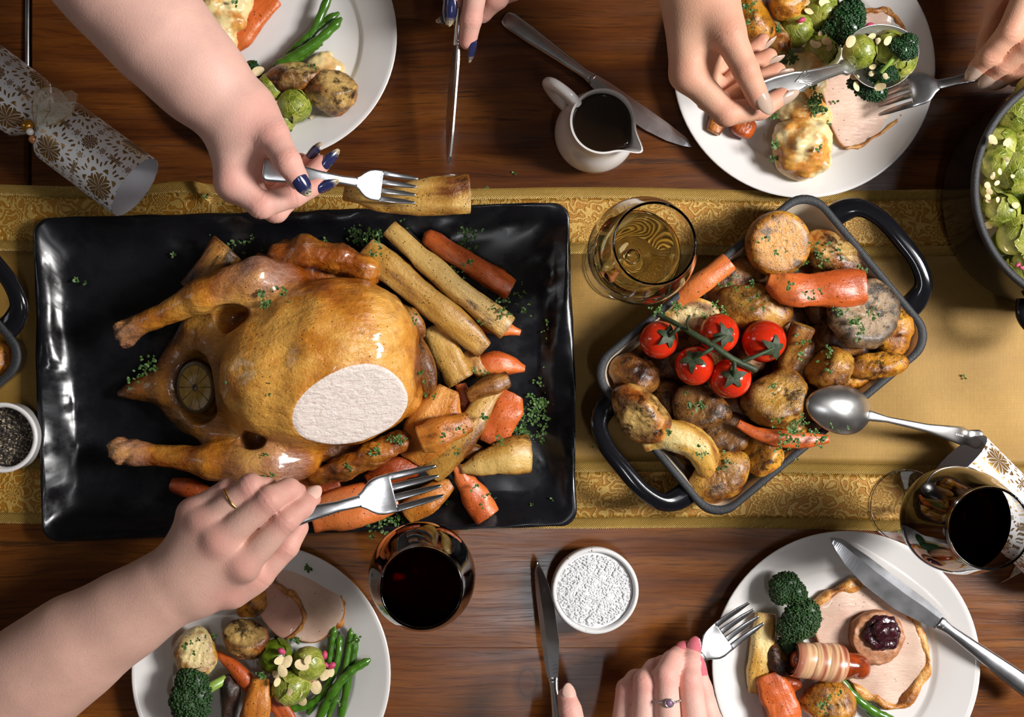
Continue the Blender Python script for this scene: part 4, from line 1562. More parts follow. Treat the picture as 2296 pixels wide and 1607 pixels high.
    # split by region: body and two drumsticks
    fc = V[np.asarray(F)].mean(1)
    xk = A(500, 0, .075)[0]
    up = (fc[:, 0] < xk) & (fc[:, 1] > A(0, 760, .06)[1] + (fc[:, 0] - A(290, 0, .06)[0]) * .36) & (fc[:, 2] > .05)
    dn = (fc[:, 0] < xk) & (fc[:, 1] < A(0, 978, .06)[1]) & (fc[:, 2] > .040)
    nr2 = None
    from collections import OrderedDict
    # smooth vertex normals from the faces
    Fa = np.asarray(F)
    fn = np.cross(V[Fa[:, 2]] - V[Fa[:, 0]], V[Fa[:, 3]] - V[Fa[:, 1]])
    vn = np.zeros_like(V)
    for i in range(4):
        np.add.at(vn, Fa[:, i], fn)
    vn /= np.linalg.norm(vn, axis=1)[:, None] + 1e-12
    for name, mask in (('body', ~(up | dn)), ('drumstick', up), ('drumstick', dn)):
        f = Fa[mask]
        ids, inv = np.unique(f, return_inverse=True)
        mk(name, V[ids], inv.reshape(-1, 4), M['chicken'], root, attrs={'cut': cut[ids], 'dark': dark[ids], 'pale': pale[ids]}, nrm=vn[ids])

    def wing(pts):
        lo = np.min([A(*p[:3]) for p in pts], 0) - .03
        hi = np.max([A(*p[:3]) for p in pts], 0) + .03
        fw = Field(lo, hi, .0018)
        for a, b_ in zip(pts[:-1], pts[1:]):
            fw.cone(A(*a[:3]), a[3], A(*b_[:3]), b_[3], .006)
        V, F = fw.mesh()
        V = relax(V, F, 2)
        V += fw.grad(V) * (wob(V, 21, 130, .0012, 3) + wob(V, 22, 420, .0005, 2))[:, None]
        mk('wing', V, F, M['chicken'], root, attrs={'cut': V[:, 0] * 0, 'dark': np.clip(.45 + wob(V, 4, 60, .6), 0, .9), 'pale': V[:, 0] * 0})
    wing([(632, 575, .052, .012), (680, 563, .056, .0135), (760, 580, .058, .0125), (822, 606, .056, .0125), (835, 612, .05, .010)])
    wing([(640, 560, .040, .011), (700, 612, .036, .012), (800, 628, .038, .010)])
    wing([(705, 1072, .050, .0085), (760, 1052, .056, .0115), (830, 1022, .060, .0125), (892, 990, .060, .0115)])
    wing([(725, 1010, .044, .012), (800, 1018, .040, .012), (870, 1000, .044, .010)])
    # lemon half in the cavity
    lc = A(438, 868, .050)
    lr = thing('lemon_half', 'roasted lemon half tucked into the chicken cavity', 'lemon', tuple(lc))
    nrm = np.array([-.28, -.05, .95])
    nrm /= np.linalg.norm(nrm)
    X_ = np.cross((0, 1, 0), nrm)
    X_ /= np.linalg.norm(X_)
    Y_ = np.cross(nrm, X_)
    R0 = .0235
    rs = np.linspace(0, 1, 14)
    th = np.linspace(0, 6.2832, 40, endpoint=False)
    V, F = lathe([(r * R0 * .97, .0012 * math.sin(r * 9) * .4 + .0008) for r in rs], 40)
    pat = V / R0
    tr = lambda V: lc + V[:, 0:1] * X_ * .82 + V[:, 1:2] * Y_ * 1.05 + V[:, 2:3] * nrm
    mk('flesh', tr(V), F, M['lemon'], lr, attrs={'pat': pat})
    V, F = lathe([(R0 * .95, .0012), (R0 * 1.0, .0004), (R0 * 1.01, -.002), (R0 * .9, -.012), (R0 * .5, -.019), (0, -.021)], 40)
    mk('rind', tr(V), F, M['lemon_rind'], lr)


build_chicken()


# ---------------------------------------------------------------- vegetables: generic builders
_seed = [100]


def nseed():
    _seed[0] += 1
    return _seed[0]


def baton(name, label, cat, mat, pts, h=.8, sup=3.2, caps=('flat', 'flat'), group=None, lump=.10, roll=0.0, n=26, nseg=20, tilt=(0, 0, 1)):
    """root vegetable: pts = (px, py, z, width px) along its length; h = thickness/width."""
    sd = nseed()
    q = spline([(*P(x, y, z), PX(w_, z) / 2) for x, y, z, w_ in pts], n)
    V, F, t, e, cw = sweep(q[:, :3], q[:, 3], q[:, 3] * h, nseg, sup, caps=caps, roll=roll, up=tilt)
    r = float(q[:, 3].mean())
    c = V.mean(0)
    d = np.repeat(q[:, :3], 1, 0)
    L_ = float(np.linalg.norm(np.diff(q[:, :3], axis=0), axis=1).sum())
    near = np.clip((t * (n - 1)).round().astype(int), 0, n - 1)
    out = V - q[near, :3]
    dr_ = (q[-1, :3] - q[0, :3]) / np.linalg.norm(q[-1, :3] - q[0, :3])
    sd_ = np.cross((0, 0, 1), dr_)
    off = np.column_stack([out @ sd_, out[:, 2]])
    out /= np.linalg.norm(out, axis=1)[:, None] + 1e-9
    V = V + out * (wob(V, sd, 60, r * lump, 2) + wob(V, sd + 1, 240, r * lump * .35, 2) + wob(np.column_stack([t * L_ * .2, off]), sd + 2, 420, r * lump * .5, 2))[:, None]
    endw = np.clip((np.abs(t - .5) * 2 - .92) / .08, 0, 1)
    return tag(mk(name, V, F, M[mat], attrs={'cut': cw, 'edge': np.clip(e * .8 + endw * (1 - cw) * .9, 0, 1), 'uvw': np.column_stack([t * L_ * .30, off])}), label, cat, group)


def lump(name, label, cat, mat, px, py, z, rx, ry, rz, ang=0, planes=(), group=None, tilt=(0, 0), p=14, sub=5, lumpy=.10, fine=.022):
    """rounded chunk: radii in pixels, planes in local frame with d as fraction of the mean radius."""
    sd = nseed()
    k = PX(1, z)
    m = (rx + ry + rz) / 3 * k
    V, F, cut, edge = chunk((rx * k, ry * k, rz * k), [(*q[:3], q[3] * m) for q in planes], p, sub, sd, lumpy, fine)
    uvw = V.copy()
    V = rot(V, (math.radians(tilt[0]), math.radians(tilt[1]), 0))
    V = rotz(V, math.radians(ang)) + np.array(P(px, py, z))
    return tag(mk(name, V, F, M[mat], attrs={'cut': cut, 'edge': edge, 'uvw': uvw}), label, cat, group)


# ---- on the platter
G = 'roast vegetables on the platter'
Z0 = .0105
B = lambda lab, mat, pts, **k: baton('roast_parsnip' if 'parsnip' in lab else 'roast_carrot' if 'carrot' in lab else 'roast_swede', lab, 'parsnip' if 'parsnip' in lab else 'carrot' if 'carrot' in lab else 'swede', mat, [(x, y, z, w_ * 1.08) for x, y, z, w_ in pts], group=G, **k)
B('dark browned parsnip half buried under the two long parsnips', 'parsnip_brown', [(960, 628, .026, 30), (1010, 672, .026, 42), (1058, 725, .024, 30)], sup=2.4)
B('carrot tip poking out beneath the end of the upper long parsnip', 'carrot', [(1040, 700, .024, 40), (1110, 728, .026, 42), (1166, 745, .022, 16)], sup=2.4)
B('thick long parsnip with a burnt patch lying against the chicken breast', 'parsnip', [(822, 562, .045, 58), (880, 608, .050, 64), (980, 690, .050, 60), (1084, 782, .040, 40)], h=.75)
B('slim long yellow parsnip lying uppermost, top end of the platter', 'parsnip', [(874, 512, .050, 38), (940, 575, .054, 42), (1040, 660, .052, 52), (1135, 735, .044, 58)], h=.6)
B('whole small carrot lying alone beyond the long parsnips', 'carrot', [(962, 534, .029, 34), (1030, 575, .029, 44), (1100, 622, .028, 54), (1143, 648, .027, 48)], h=.85, sup=2.2, caps=('round', 'flat'), lump=.14)
B('charred dark parsnip end behind the slim long parsnip', 'charred', [(905, 520, .03, 20), (935, 560, .03, 36), (955, 600, .028, 28)], sup=2.2)
B('short carrot stub under the slim long parsnip', 'carrot_dark', [(950, 590, .03, 26), (1000, 625, .03, 34), (1040, 650, .03, 26)], sup=2.2)
B('square-ended parsnip chunk pointing down from under the long parsnips', 'parsnip', [(978, 735, .030, 58), (1000, 790, .034, 62), (1034, 850, .034, 66)], h=.8)
B('small brown parsnip end next to the orange carrot wedge', 'parsnip_brown', [(1042, 792, .028, 34), (1064, 815, .030, 40), (1086, 838, .030, 30)])
B('carrot wedge pointing away beside the parsnip ends', 'carrot', [(1070, 835, .022, 40), (1110, 815, .026, 54), (1176, 825, .022, 14)], sup=2.6)
B('little carrot baton standing between swede wedge and parsnip', 'carrot', [(1032, 862, .032, 20), (1040, 900, .032, 24), (1036, 945, .032, 22)])
B('leaf-shaped browned parsnip tip beside the chicken neck', 'parsnip_brown', [(902, 690, .050, 16), (918, 712, .052, 44), (938, 738, .050, 38), (946, 752, .048, 16)], sup=2.2, caps=('round', 'round'))
B('wrinkled brown parsnip lying along the neck end of the chicken', 'parsnip_brown', [(932, 765, .050, 34), (944, 805, .054, 50), (956, 850, .052, 46), (962, 888, .046, 28)], sup=2.3, caps=('round', 'round'))
B('big flat swede wedge next to the carved breast', 'swede', [(1008, 872, .050, 46), (985, 925, .052, 100), (950, 985, .050, 92), (922, 1028, .042, 62)], h=.34, sup=2.8)
B('swede wedge with a blackened edge on top of the pile', 'swede', [(942, 985, .068, 52), (990, 968, .070, 58), (1052, 945, .066, 40)], h=.5)
B('long curved parsnip slice running under the charred swede', 'parsnip', [(1128, 850, .040, 40), (1075, 925, .046, 52), (1030, 990, .048, 58), (968, 1062, .036, 46)], h=.4, sup=2.6)
B('dark wrinkled parsnip end at the top of the pile by the parsley', 'parsnip_brown', [(1050, 890, .046, 30), (1092, 868, .048, 44), (1138, 850, .044, 38)], sup=2.3)
B('blunt bright carrot slab standing on the outer side of the pile', 'carrot', [(1150, 885, .038, 46), (1128, 930, .042, 66), (1098, 992, .038, 62)], h=.42)
B('broad parsnip half with burnt stripe at the right end of the pile', 'parsnip', [(1034, 1052, .042, 30), (1085, 1038, .044, 52), (1140, 1022, .044, 74), (1182, 1018, .038, 80)], h=.55, sup=2.6)
B('thin browned parsnip tail under the broad parsnip half', 'parsnip_brown', [(1025, 1020, .034, 22), (1060, 1010, .036, 28), (1086, 1008, .036, 10)], sup=2.2)
B('carrot pointing to the lower corner, the lowest on the platter', 'carrot', [(1018, 1035, .040, 22), (1040, 1075, .034, 42), (1070, 1122, .028, 60), (1092, 1155, .027, 56)], h=.75, sup=2.3)
B('charred-rind swede wedge beneath the fork tines', 'swede', [(912, 1152, .026, 42), (950, 1125, .030, 60), (1012, 1084, .030, 24)], h=.6, sup=2.7)
B('large carrot baton in front of the fork beside parsley', 'carrot', [(706, 1172, .028, 46), (760, 1160, .030, 52), (840, 1142, .030, 48), (890, 1128, .026, 30)], h=.8, sup=2.8)
B('carrot baton directly under the fork handle', 'carrot', [(690, 1138, .034, 30), (750, 1115, .036, 34), (830, 1095, .034, 30)])
B('pale carrot piece half hidden behind the fork head', 'carrot_dark', [(830, 1080, .036, 40), (880, 1052, .040, 56), (930, 1042, .036, 46)])
B('carrot stick leaning against the lower drumstick by the fingertips', 'carrot', [(692, 1030, .040, 30), (688, 1070, .042, 40), (680, 1110, .038, 34)])
B('small dark carrot scrap between fingertips and lower wing', 'carrot_dark', [(700, 1085, .03, 26), (730, 1090, .03, 30), (760, 1088, .03, 24)])
B('dark roasted carrot showing below the lower drumstick', 'carrot_dark', [(385, 1085, .028, 30), (425, 1095, .030, 44), (480, 1118, .028, 36)], sup=2.3)
B('browned parsnip wedge behind the upper drumstick', 'parsnip_brown', [(508, 556, .036, 78), (475, 592, .036, 66), (428, 650, .034, 48)], h=.55)
B('dark carrot showing between upper thigh and wing', 'carrot_dark', [(575, 580, .034, 30), (600, 590, .036, 34), (640, 605, .034, 30)], sup=2.3)
B('carrot end at the platter edge under the wrist', 'carrot_dark', [(625, 1215, .034, 30), (655, 1205, .036, 36), (676, 1200, .034, 24)], sup=2.3)
baton('roast_parsnip', 'fat parsnip piece speared on the fork above the platter', 'parsnip', 'parsnip', [(772, 430, .134, 30), (850, 445, .136, 56), (930, 442, .138, 80), (1000, 438, .138, 88), (1050, 436, .137, 88)], h=.46, sup=3.4)


# ---------------------------------------------------------------- potatoes etc. in the casserole
G2 = 'roast vegetables in the casserole'
def Lp(lab, mat, x, y, z, rx, ry, rz, *a, **k):
    return lump('roast_potato', lab, 'potato', mat, x, y, z, rx * 1.07, ry * 1.07, rz, *a, group=G2, **k)


UP = (0, 0, 1)
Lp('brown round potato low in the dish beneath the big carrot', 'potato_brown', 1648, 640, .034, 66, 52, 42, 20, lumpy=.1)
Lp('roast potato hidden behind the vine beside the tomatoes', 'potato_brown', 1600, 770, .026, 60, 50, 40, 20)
Lp('crisp wedge leaning at the back corner of the dish', 'potato_crisp', 1858, 568, .052, 74, 44, 32, -38, [(0, .5, .85, .62), (0, -.7, .5, .75)])
Lp('golden round potato half, cut face up with burnt marks', 'potato_gold', 1745, 545, .062, 71, 71, 58, 10, [(0, 0, 1, .30), (0, 0, -1, .55)], tilt=(8, 6), p=16, lumpy=.03, fine=.006)
Lp('herb-flecked potato slice just above the vine stem', 'potato_pale', 1552, 704, .046, 58, 36, 30, -10, [(0, -.2, 1, .45)])
Lp('lumpy potato with peppery skin between carrot and tomatoes', 'potato', 1697, 687, .050, 76, 52, 46, -8, [(-.3, .3, .9, .75)], lumpy=.1)
Lp('greyish seared potato slice with parsley on top', 'potato_grey', 1936, 706, .060, 80, 76, 50, 20, [(0, 0, 1, .36), (0, 0, -1, .5)], tilt=(-6, 14), p=14, lumpy=.04)
Lp('orange potato tucked behind the greyish seared slice', 'potato_gold', 2000, 738, .048, 42, 54, 34, 10)
Lp('long potato wedge along the right wall of the dish', 'potato_gold', 1964, 820, .056, 66, 30, 28, 6, [(0, .5, .85, .45), (0, -.8, .5, .6)])
Lp('small yellow potato scrap under the long wedge', 'potato_gold', 1915, 852, .040, 36, 20, 20, 8)
Lp('stubby potato cylinder with orange cut side above the spoon', 'potato', 1862, 828, .052, 58, 50, 46, -20, [(-.9, .2, .35, .62), (.9, 0, .2, .85)], lumpy=.05)
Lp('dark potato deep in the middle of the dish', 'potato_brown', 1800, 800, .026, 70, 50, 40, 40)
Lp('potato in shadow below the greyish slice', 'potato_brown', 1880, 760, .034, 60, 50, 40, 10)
Lp('large thick potato piece with broad flat top at dish centre', 'potato', 1738, 898, .056, 80, 62, 54, 6, [(0, .35, 1, .52), (-.7, -.6, .3, .9), (.9, -.2, .3, 1.0)], p=12)
Lp('dark pepper-crusted potato slice below the tomatoes', 'potato_brown', 1566, 914, .048, 64, 56, 44, -25, [(-.35, .1, 1, .5), (.6, -.7, .3, .85)])
Lp('round brown potato at the left end of the dish', 'potato_brown', 1424, 840, .046, 54, 44, 36, -15)
Lp('glossy crisp-skinned potato resting on the left rim', 'potato_crisp', 1434, 926, .062, 70, 50, 46, -32, [(-.1, -.5, .85, .66), (-.6, -.6, .2, .85), (.3, .8, .3, .85)], p=11)
Lp('dark wedge potato under the thin carrot', 'potato_brown', 1630, 975, .040, 56, 40, 38, 25, [(0, .3, 1, .55)])
Lp('broad pale potato in the lower corner of the dish', 'potato', 1618, 1066, .046, 72, 46, 30, 32, [(0, 0, 1, .66)], p=10)
Lp('cut potato half with orange face near the lower rim', 'potato_gold', 1708, 1024, .048, 46, 42, 34, -8, [(-.75, .1, .65, .55)], p=12)
Lp('small yellow potato piece against the centre potato', 'potato_gold', 1768, 962, .050, 40, 24, 22, 12)
Lp('brown potato under the serving spoon bowl', 'potato_brown', 1820, 905, .036, 48, 40, 30, 0)
Lp('browned potato at the foot of the dish under the long curl', 'potato_brown', 1545, 985, .034, 56, 42, 30, -30)
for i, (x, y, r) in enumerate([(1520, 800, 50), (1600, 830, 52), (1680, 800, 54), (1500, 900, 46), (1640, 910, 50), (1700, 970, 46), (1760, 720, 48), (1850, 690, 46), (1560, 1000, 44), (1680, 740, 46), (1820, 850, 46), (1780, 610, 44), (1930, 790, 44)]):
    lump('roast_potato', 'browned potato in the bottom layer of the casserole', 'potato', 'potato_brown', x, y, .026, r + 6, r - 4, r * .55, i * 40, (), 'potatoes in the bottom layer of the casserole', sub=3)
baton('roast_potato', 'bent yellow potato like a curl over the lower left of the dish', 'potato', 'potato_pale', [(1448, 996, .052, 40), (1490, 978, .056, 66), (1545, 985, .058, 74), (1578, 1020, .056, 66), (1604, 1072, .048, 44)], h=.75, sup=2.2, caps=('round', 'round'), group=G2, lump=.12)
baton('roast_carrot', 'thick carrot half lying across the top of the potatoes', 'carrot', 'carrot', [(1722, 632, .070, 44), (1765, 645, .072, 74), (1850, 648, .072, 78), (1934, 643, .070, 76)], h=.6, sup=2.6, group=G2)
baton('roast_carrot', 'slender carrot under the white wine glass', 'carrot', 'carrot', [(1632, 588, .056, 44), (1580, 630, .056, 42), (1535, 660, .052, 38), (1496, 688, .046, 30)], h=.8, sup=2.8, group=G2)
baton('roast_carrot', 'thin herby carrot with dark tip near the spoon', 'carrot', 'carrot', [(1655, 950, .062, 16), (1710, 975, .062, 34), (1790, 986, .060, 40), (1856, 984, .056, 20)], h=.7, sup=2.3, group=G2)
baton('roast_parsnip', 'square-topped parsnip stub beside the rightmost tomato', 'parsnip', 'parsnip_brown', [(1758, 832, .040, 26), (1772, 795, .050, 40), (1790, 760, .060, 58), (1802, 732, .064, 62)], h=.7, group=G2)


def tomatoes():
    spots = [(1477, 762, .060, 43), (1611, 748, .070, 44), (1713, 764, .068, 48), (1557, 820, .068, 44), (1637, 848, .070, 45)]
    labs = ['vine tomato farthest out on the stem, near the dish wall', 'vine tomato uppermost on the middle of the stem', 'vine tomato on the right, largest, next to the parsnip stub', 'vine tomato under the middle of the stem', 'vine tomato lowest of the five beside the big potato']
    D, F = ico(4)
    nodes = []
    for i, ((x, y, z, r), lab) in enumerate(zip(spots, labs)):
        k = PX(r, z)
        c = np.array(P(x, y, z))
        ax = np.array([.10 * math.sin(i * 2.1), -.25 + .2 * math.cos(i), .9])
        off = [(0.35, .15), (.15, -.12), (.25, -.35), (-.25, .35), (-.05, .1)][i]
        ax = np.array([off[0], off[1], math.sqrt(1 - off[0] ** 2 - off[1] ** 2)])
        V = D * k * np.array([1, 1, .93])
        V += D * wob(D, 40 + i, 1.4, k * .02, 2)[:, None]
        t = thing('vine_tomato', lab, 'tomato', tuple(c - np.array([0, 0, k])), 'vine tomatoes')
        mk('fruit', V + c, F, M['tomato'], t)
        X_ = np.cross((0, 1, 0), ax); X_ /= np.linalg.norm(X_)
        Y_ = np.cross(ax, X_)
        top = c + ax * k * .98
        # calyx of curled sepals
        vs_, fs_ = [], []
        for s_ in range(5):
            a = s_ * 1.2566 + i * .7
            dr = math.cos(a) * X_ + math.sin(a) * Y_
            sd = np.cross(ax, dr)
            for u, wd, up in ((0, .0032, .0012), (.35, .0036, .0018), (.7, .0020, .0006 + .003 * (s_ % 2)), (1.0, .0003, .004 if s_ % 2 else -.001)):
                rr = u * k * .72
                base = c + ax * (math.sqrt(max(k * k * .96 - rr * rr, 0)) + up) + dr * rr
                vs_ += [base + sd * wd, base - sd * wd]
            b_ = s_ * 8
            for q in range(3):
                fs_.append([b_ + q * 2, b_ + q * 2 + 1, b_ + q * 2 + 3, b_ + q * 2 + 2])
        nb = len(vs_)
        vs2 = [v - ax * .0008 for v in vs_]
        fs2 = fs_ + [[a + nb for a in f[::-1]] for f in fs_]
        mk('calyx', vs_ + vs2, fs2, M['vine'], t)
        nodes.append(top)
    root = thing('tomato_vine', 'dark green vine stem joining the five tomatoes', 'vine', tuple(P(1600, 775, .08)), None)
    st = spline([tuple(P(1478, 706, .072)) + (.0022,), tuple(P(1520, 728, .080)) + (.0024,), tuple(P(1560, 752, .086)) + (.0030,), tuple(P(1602, 777, .090)) + (.0032,), tuple(P(1645, 806, .090)) + (.0030,), tuple(P(1692, 828, .084)) + (.0032,)], 36)
    V, F, *_ = sweep(st[:, :3], st[:, 3], st[:, 3], 8, caps=('round', 'round'))
    mk('stem', V, F, M['vine'], root)
    for i, (tp, sx) in enumerate(zip(nodes, (8, 19, 30, 21, 28))):
        a = st[sx, :3]
        mid = (a + tp) / 2 + np.array([0, 0, .004])
        q = spline([a, mid, tp], 10)
        V, F, *_ = sweep(q, np.linspace(.0022, .0016, 10), np.linspace(.0022, .0016, 10), 8)
        mk('side_stalk', V, F, M['vine'], root)
    q = spline([tuple(P(1545, 742, .085)), tuple(P(1540, 722, .094)), tuple(P(1546, 708, .096))], 10)
    V, F, *_ = sweep(q, .0010, .0010, 6, caps=('round', 'round'))
    mk('tendril', V, F, M['vine'], root)


tomatoes()
# food glimpsed in the far casserole
lump('roast_potato', 'orange potato just visible inside the out-of-frame casserole', 'potato', 'potato_gold', -14, 810, .036, 44, 40, 34, 20)
lump('roast_potato', 'brown potato at the very frame edge in the far casserole', 'potato', 'potato', -20, 745, .034, 36, 34, 30, 20)
lump('roast_potato', 'browned potato deeper inside the out-of-frame casserole', 'potato', 'potato_brown', -90, 800, .034, 60, 60, 36, 20)


# ---------------------------------------------------------------- sprouts, broccoli, beans, flakes
def sprout_proto(seed, mat):
    rng = random.Random(seed)
    D, F = ico(4)
    V = D * np.array([1, 1, 1.06])
    V = V * (1 + wob(D, seed, 2.2, .05, 2))[:, None]
    parts = [('heart', V, F, np.clip(.4 - D[:, 2] * .3, 0, 1))]
    th = np.linspace(0, 2 * math.pi, 30, endpoint=False)
    for i in range(6):
        tilt = rng.uniform(.35, .85)
        az = i * 2.4 + rng.uniform(-.3, .3)
        cap = rng.uniform(.85, 1.15)
        R = 1.03 + .026 * i
        vs_, pl = [], []
        rings = 9
        for k in range(rings):
            u = k / (rings - 1)
            rag = 1 + .09 * np.sin(th * 5 + i) + .05 * np.sin(th * 11 + 2 * i)
            ph = u * cap * (rag if k > 5 else 1)
            rr = R + (.05 * (u - .8) * 5 * .6 if u > .8 else 0) * (1 + .6 * np.sin(th * 4 + i))
            x = rr * np.sin(ph) * np.cos(th)
            y = rr * np.sin(ph) * np.sin(th)
            z = rr * np.cos(ph) * np.ones_like(th)
            vs_.append(np.stack([x, y, z], 1))
            pl.append(np.exp(-(np.cos(th) - 1) ** 2 / .02) * .8 * u + .15 * (u > .95))
        Vl, Fl = loft(vs_, False, False)
        Fl = [list(range(30))[::-1]] + Fl
        Vl = rot(Vl, (0, tilt * 1.7, az))
        parts.append(('leaf', Vl, Fl, np.concatenate(pl)))
    return parts


SPR = [sprout_proto(s, 'sprout') for s in (1, 5, 9)]
SPR_MESH = {}


def sprout(label, px, py, z, r, e, kind=0, group=None, mat='sprout', scale=(1, 1, 1)):
    c = P(px, py, z)
    t = thing('brussels_sprout', label, 'sprout', c, group)
    from mathutils import Euler
    t.rotation_euler = Euler(e)
    k = PX(r, z) / 1.06
    t.scale = (k * scale[0], k * scale[1], k * scale[2])
    for i, (nm, V, F, pale) in enumerate(SPR[kind]):
        key = (kind, i, mat)
        if key not in SPR_MESH:
            o = mk(nm, V, F, M[mat], t, local=True, attrs={'pale': pale})
            SPR_MESH[key] = o.data
        else:
            o = bpy.data.objects.new(nm, SPR_MESH[key])
            col_main.objects.link(o)
            o.parent = t
    return t


def floret(label, px, py, z, r, stem_to=None, n=260, seed=1, mat='broccoli', flat=.8, name='broccoli_floret', cat='broccoli', bud=.115, group=None, clumps=6):
    """broccoli: lobed head of tiny buds with a pale stem."""
    rng = np.random.RandomState(seed)
    c = np.array(P(px, py, z))
    k = PX(r, z) * 1.36
    t = thing(name, label, cat, tuple(c - np.array([0, 0, k * flat])), group)
    D, F = ico(1)
    cl = rng.normal(size=(clumps, 3))
    cl /= np.linalg.norm(cl, axis=1)[:, None]
    cl[:, 2] = np.abs(cl[:, 2]) * .8
    cl = np.vstack([[0, 0, .35], cl]) * .5
    V, Fs = [], []
    cnt = 0
    D3, F3 = ico(3)
    for cc in cl:
        pts = rng.normal(size=(n * 3 // len(cl), 3))
        pts /= np.linalg.norm(pts, axis=1)[:, None]
        pts[:, 2] = np.where(pts[:, 2] < -.4, -pts[:, 2], pts[:, 2])
        for q in pts:
            s = k * bud * .58 * rng.uniform(.7, 1.3)
            p_ = (cc + q * .52) * k * np.array([1, 1, flat])
            V.append(D * s + p_ + c)
            Fs.append(F + cnt)
            cnt += len(D)
        V.append(D3 * k * .50 * np.array([1, 1, flat]) + cc * k * np.array([1, 1, flat]) + c)
        Fs.append(F3 + cnt)
        cnt += len(D3)
    mk('head', np.vstack(V), np.vstack(Fs), M[mat], t)
    if stem_to is not None:
        e = np.array(P(*stem_to[:3]))
        q = spline([c - np.array([0, 0, k * .2]), (c + e) / 2 + np.array([0, 0, .002]), e], 12)
        V, F, *_ = sweep(q, np.linspace(PX(stem_to[3]), PX(stem_to[3]) * .8, 12), np.linspace(PX(stem_to[3]), PX(stem_to[3]) * .8, 12), 12, 2.3)
        mk('stem', V, F, M['broccoli_lite'], t)
    return t


def bean(label, pts, w_=11, group=None, mat='bean'):
    sd = nseed()
    q = spline([tuple(P(*p)) for p in pts], 30)
    z = pts[0][2]
    r = PX(w_, z) * (1 + .08 * np.sin(np.arange(30) * 1.3 + sd))
    r = r * np.interp(np.arange(30), [0, 2, 27, 29], [.45, 1, 1, .7])
    V, F, *_ = sweep(q, r, r * .85, 10, caps=('round', 'flat'))
    return tag(mk('green_bean', V, F, M[mat]), label, 'green bean', group)


def flake_mesh():
    th = np.linspace(0, 2 * math.pi, 18, endpoint=False)
    x = np.cos(th) * (1 + .12 * np.cos(th))
    y = np.sin(th) * .70
    z = .12 * x ** 2 - .06
    top = np.stack([x, y, z + .035], 1)
    bot = np.stack([x, y, z - .035], 1)
    i1 = np.stack([x * .5, y * .5, z * .3 + .06], 1)
    V, F = loft([bot, top, i1], True, True)
    me = mk('almond_flake', V, F, M['almond'], None, local=True, smooth=False)
    d = me.data
    bpy.data.objects.remove(me)
    return d


FLAKE = flake_mesh()
D2, F2 = ico(2)
_b = mk('pink_onion_bit', D2 * np.array([1.2, .8, .8]), F2, M['pink_onion'], None, local=True)
PINK = _b.data
bpy.data.objects.remove(_b)
rngs = random.Random(77)


def flakes(label, spots, group, r=10, data=None, name='almond_flake', cat='almond flake'):
    for s in spots:
        px, py, z = s[:3]
        rr = (s[3] if len(s) > 3 else r) * rngs.uniform(.85, 1.15)
        o = bpy.data.objects.new(name, data or FLAKE)
        col_main.objects.link(o)
        o.location = P(px, py, z)
        o.rotation_euler = (rngs.uniform(-.45, .45), rngs.uniform(-.45, .45), rngs.uniform(0, 6.28))
        k = PX(rr, z)
        o.scale = (k, k, k)
        tag(o, label, cat, group)


def parsley(label, spots, seed=3, size=.0030, parent=None):
    """scattered chopped parsley: spots = (px, py, z, spread px, count)"""
    rng = np.random.RandomState(seed)
    V, F = [], []
    cnt = 0
    for (px, py, z, sp, n) in spots:
        for i in range(n):
            dx, dy = rng.normal(size=2) * sp * .5
            c = np.array(P(px + dx, py + dy, z + abs(rng.normal()) * .0012))
            s = size * rng.uniform(.5, 1.25)
            for l in range(rng.randint(2, 5)):
                a = rng.uniform(0, 6.28)
                el = rng.uniform(-.1, .9)
                d = np.array([math.cos(a), math.sin(a), el])
                sd = np.array([-math.sin(a), math.cos(a), rng.uniform(-.4, .4)])
                w_ = s * rng.uniform(.25, .45)
                q = [c, c + d * s * .45 + sd * w_, c + d * s * .55 + np.array([0, 0, .0006]), c + d * s * .45 - sd * w_, c + d * s * .95 + sd * w_ * .8, c + d * s * 1.05, c + d * s * .95 - sd * w_ * .8]
                V += q
                F += [[cnt, cnt + 1, cnt + 2], [cnt, cnt + 2, cnt + 3], [cnt + 2, cnt + 1, cnt + 4], [cnt + 2, cnt + 4, cnt + 5], [cnt + 2, cnt + 5, cnt + 6], [cnt + 2, cnt + 6, cnt + 3]]
                cnt += 7
    o = mk('chopped_parsley', np.array(V), F, M['parsley'])
    return tag(o, label, 'parsley', None, 'stuff')


def cauli(label, px, py, z, spheres, seed, name='cauliflower_cheese'):
    """spheres = (dx, dy, dz_px, r) in pixels about px,py"""
    rng = np.random.RandomState(seed)
    k = PX(1, z)
    c = np.array(P(px, py, z))
    mx = max(max(abs(s[0]), abs(s[1])) + s[3] for s in spheres) * k + .006
    fd = Field(c - mx, c + mx, .0017)
    for (dx, dy, dz, r) in spheres:
        b = c + np.array([dx * k, -dy * k, dz * k])
        fd.ell(b, (r * k,) * 3, (0, 0, 0), .008)
        for i in range(int(r * .55)):
            d = rng.normal(size=3)
            d /= np.linalg.norm(d)
            d[2] = abs(d[2])
            fd.ell(b + d * r * k * .93, (r * k * rng.uniform(.12, .26),) * 3, (0, 0, 0), .004)
    V, F = fd.mesh()
    V = relax(V, F, 2)
    V += fd.grad(V) * wob(V, seed, 240, .0007, 3)[:, None]
    V[:, 2] = np.maximum(V[:, 2], .0058)
    return tag(mk(name, V, F, M['cheese']), label, 'cauliflower cheese')


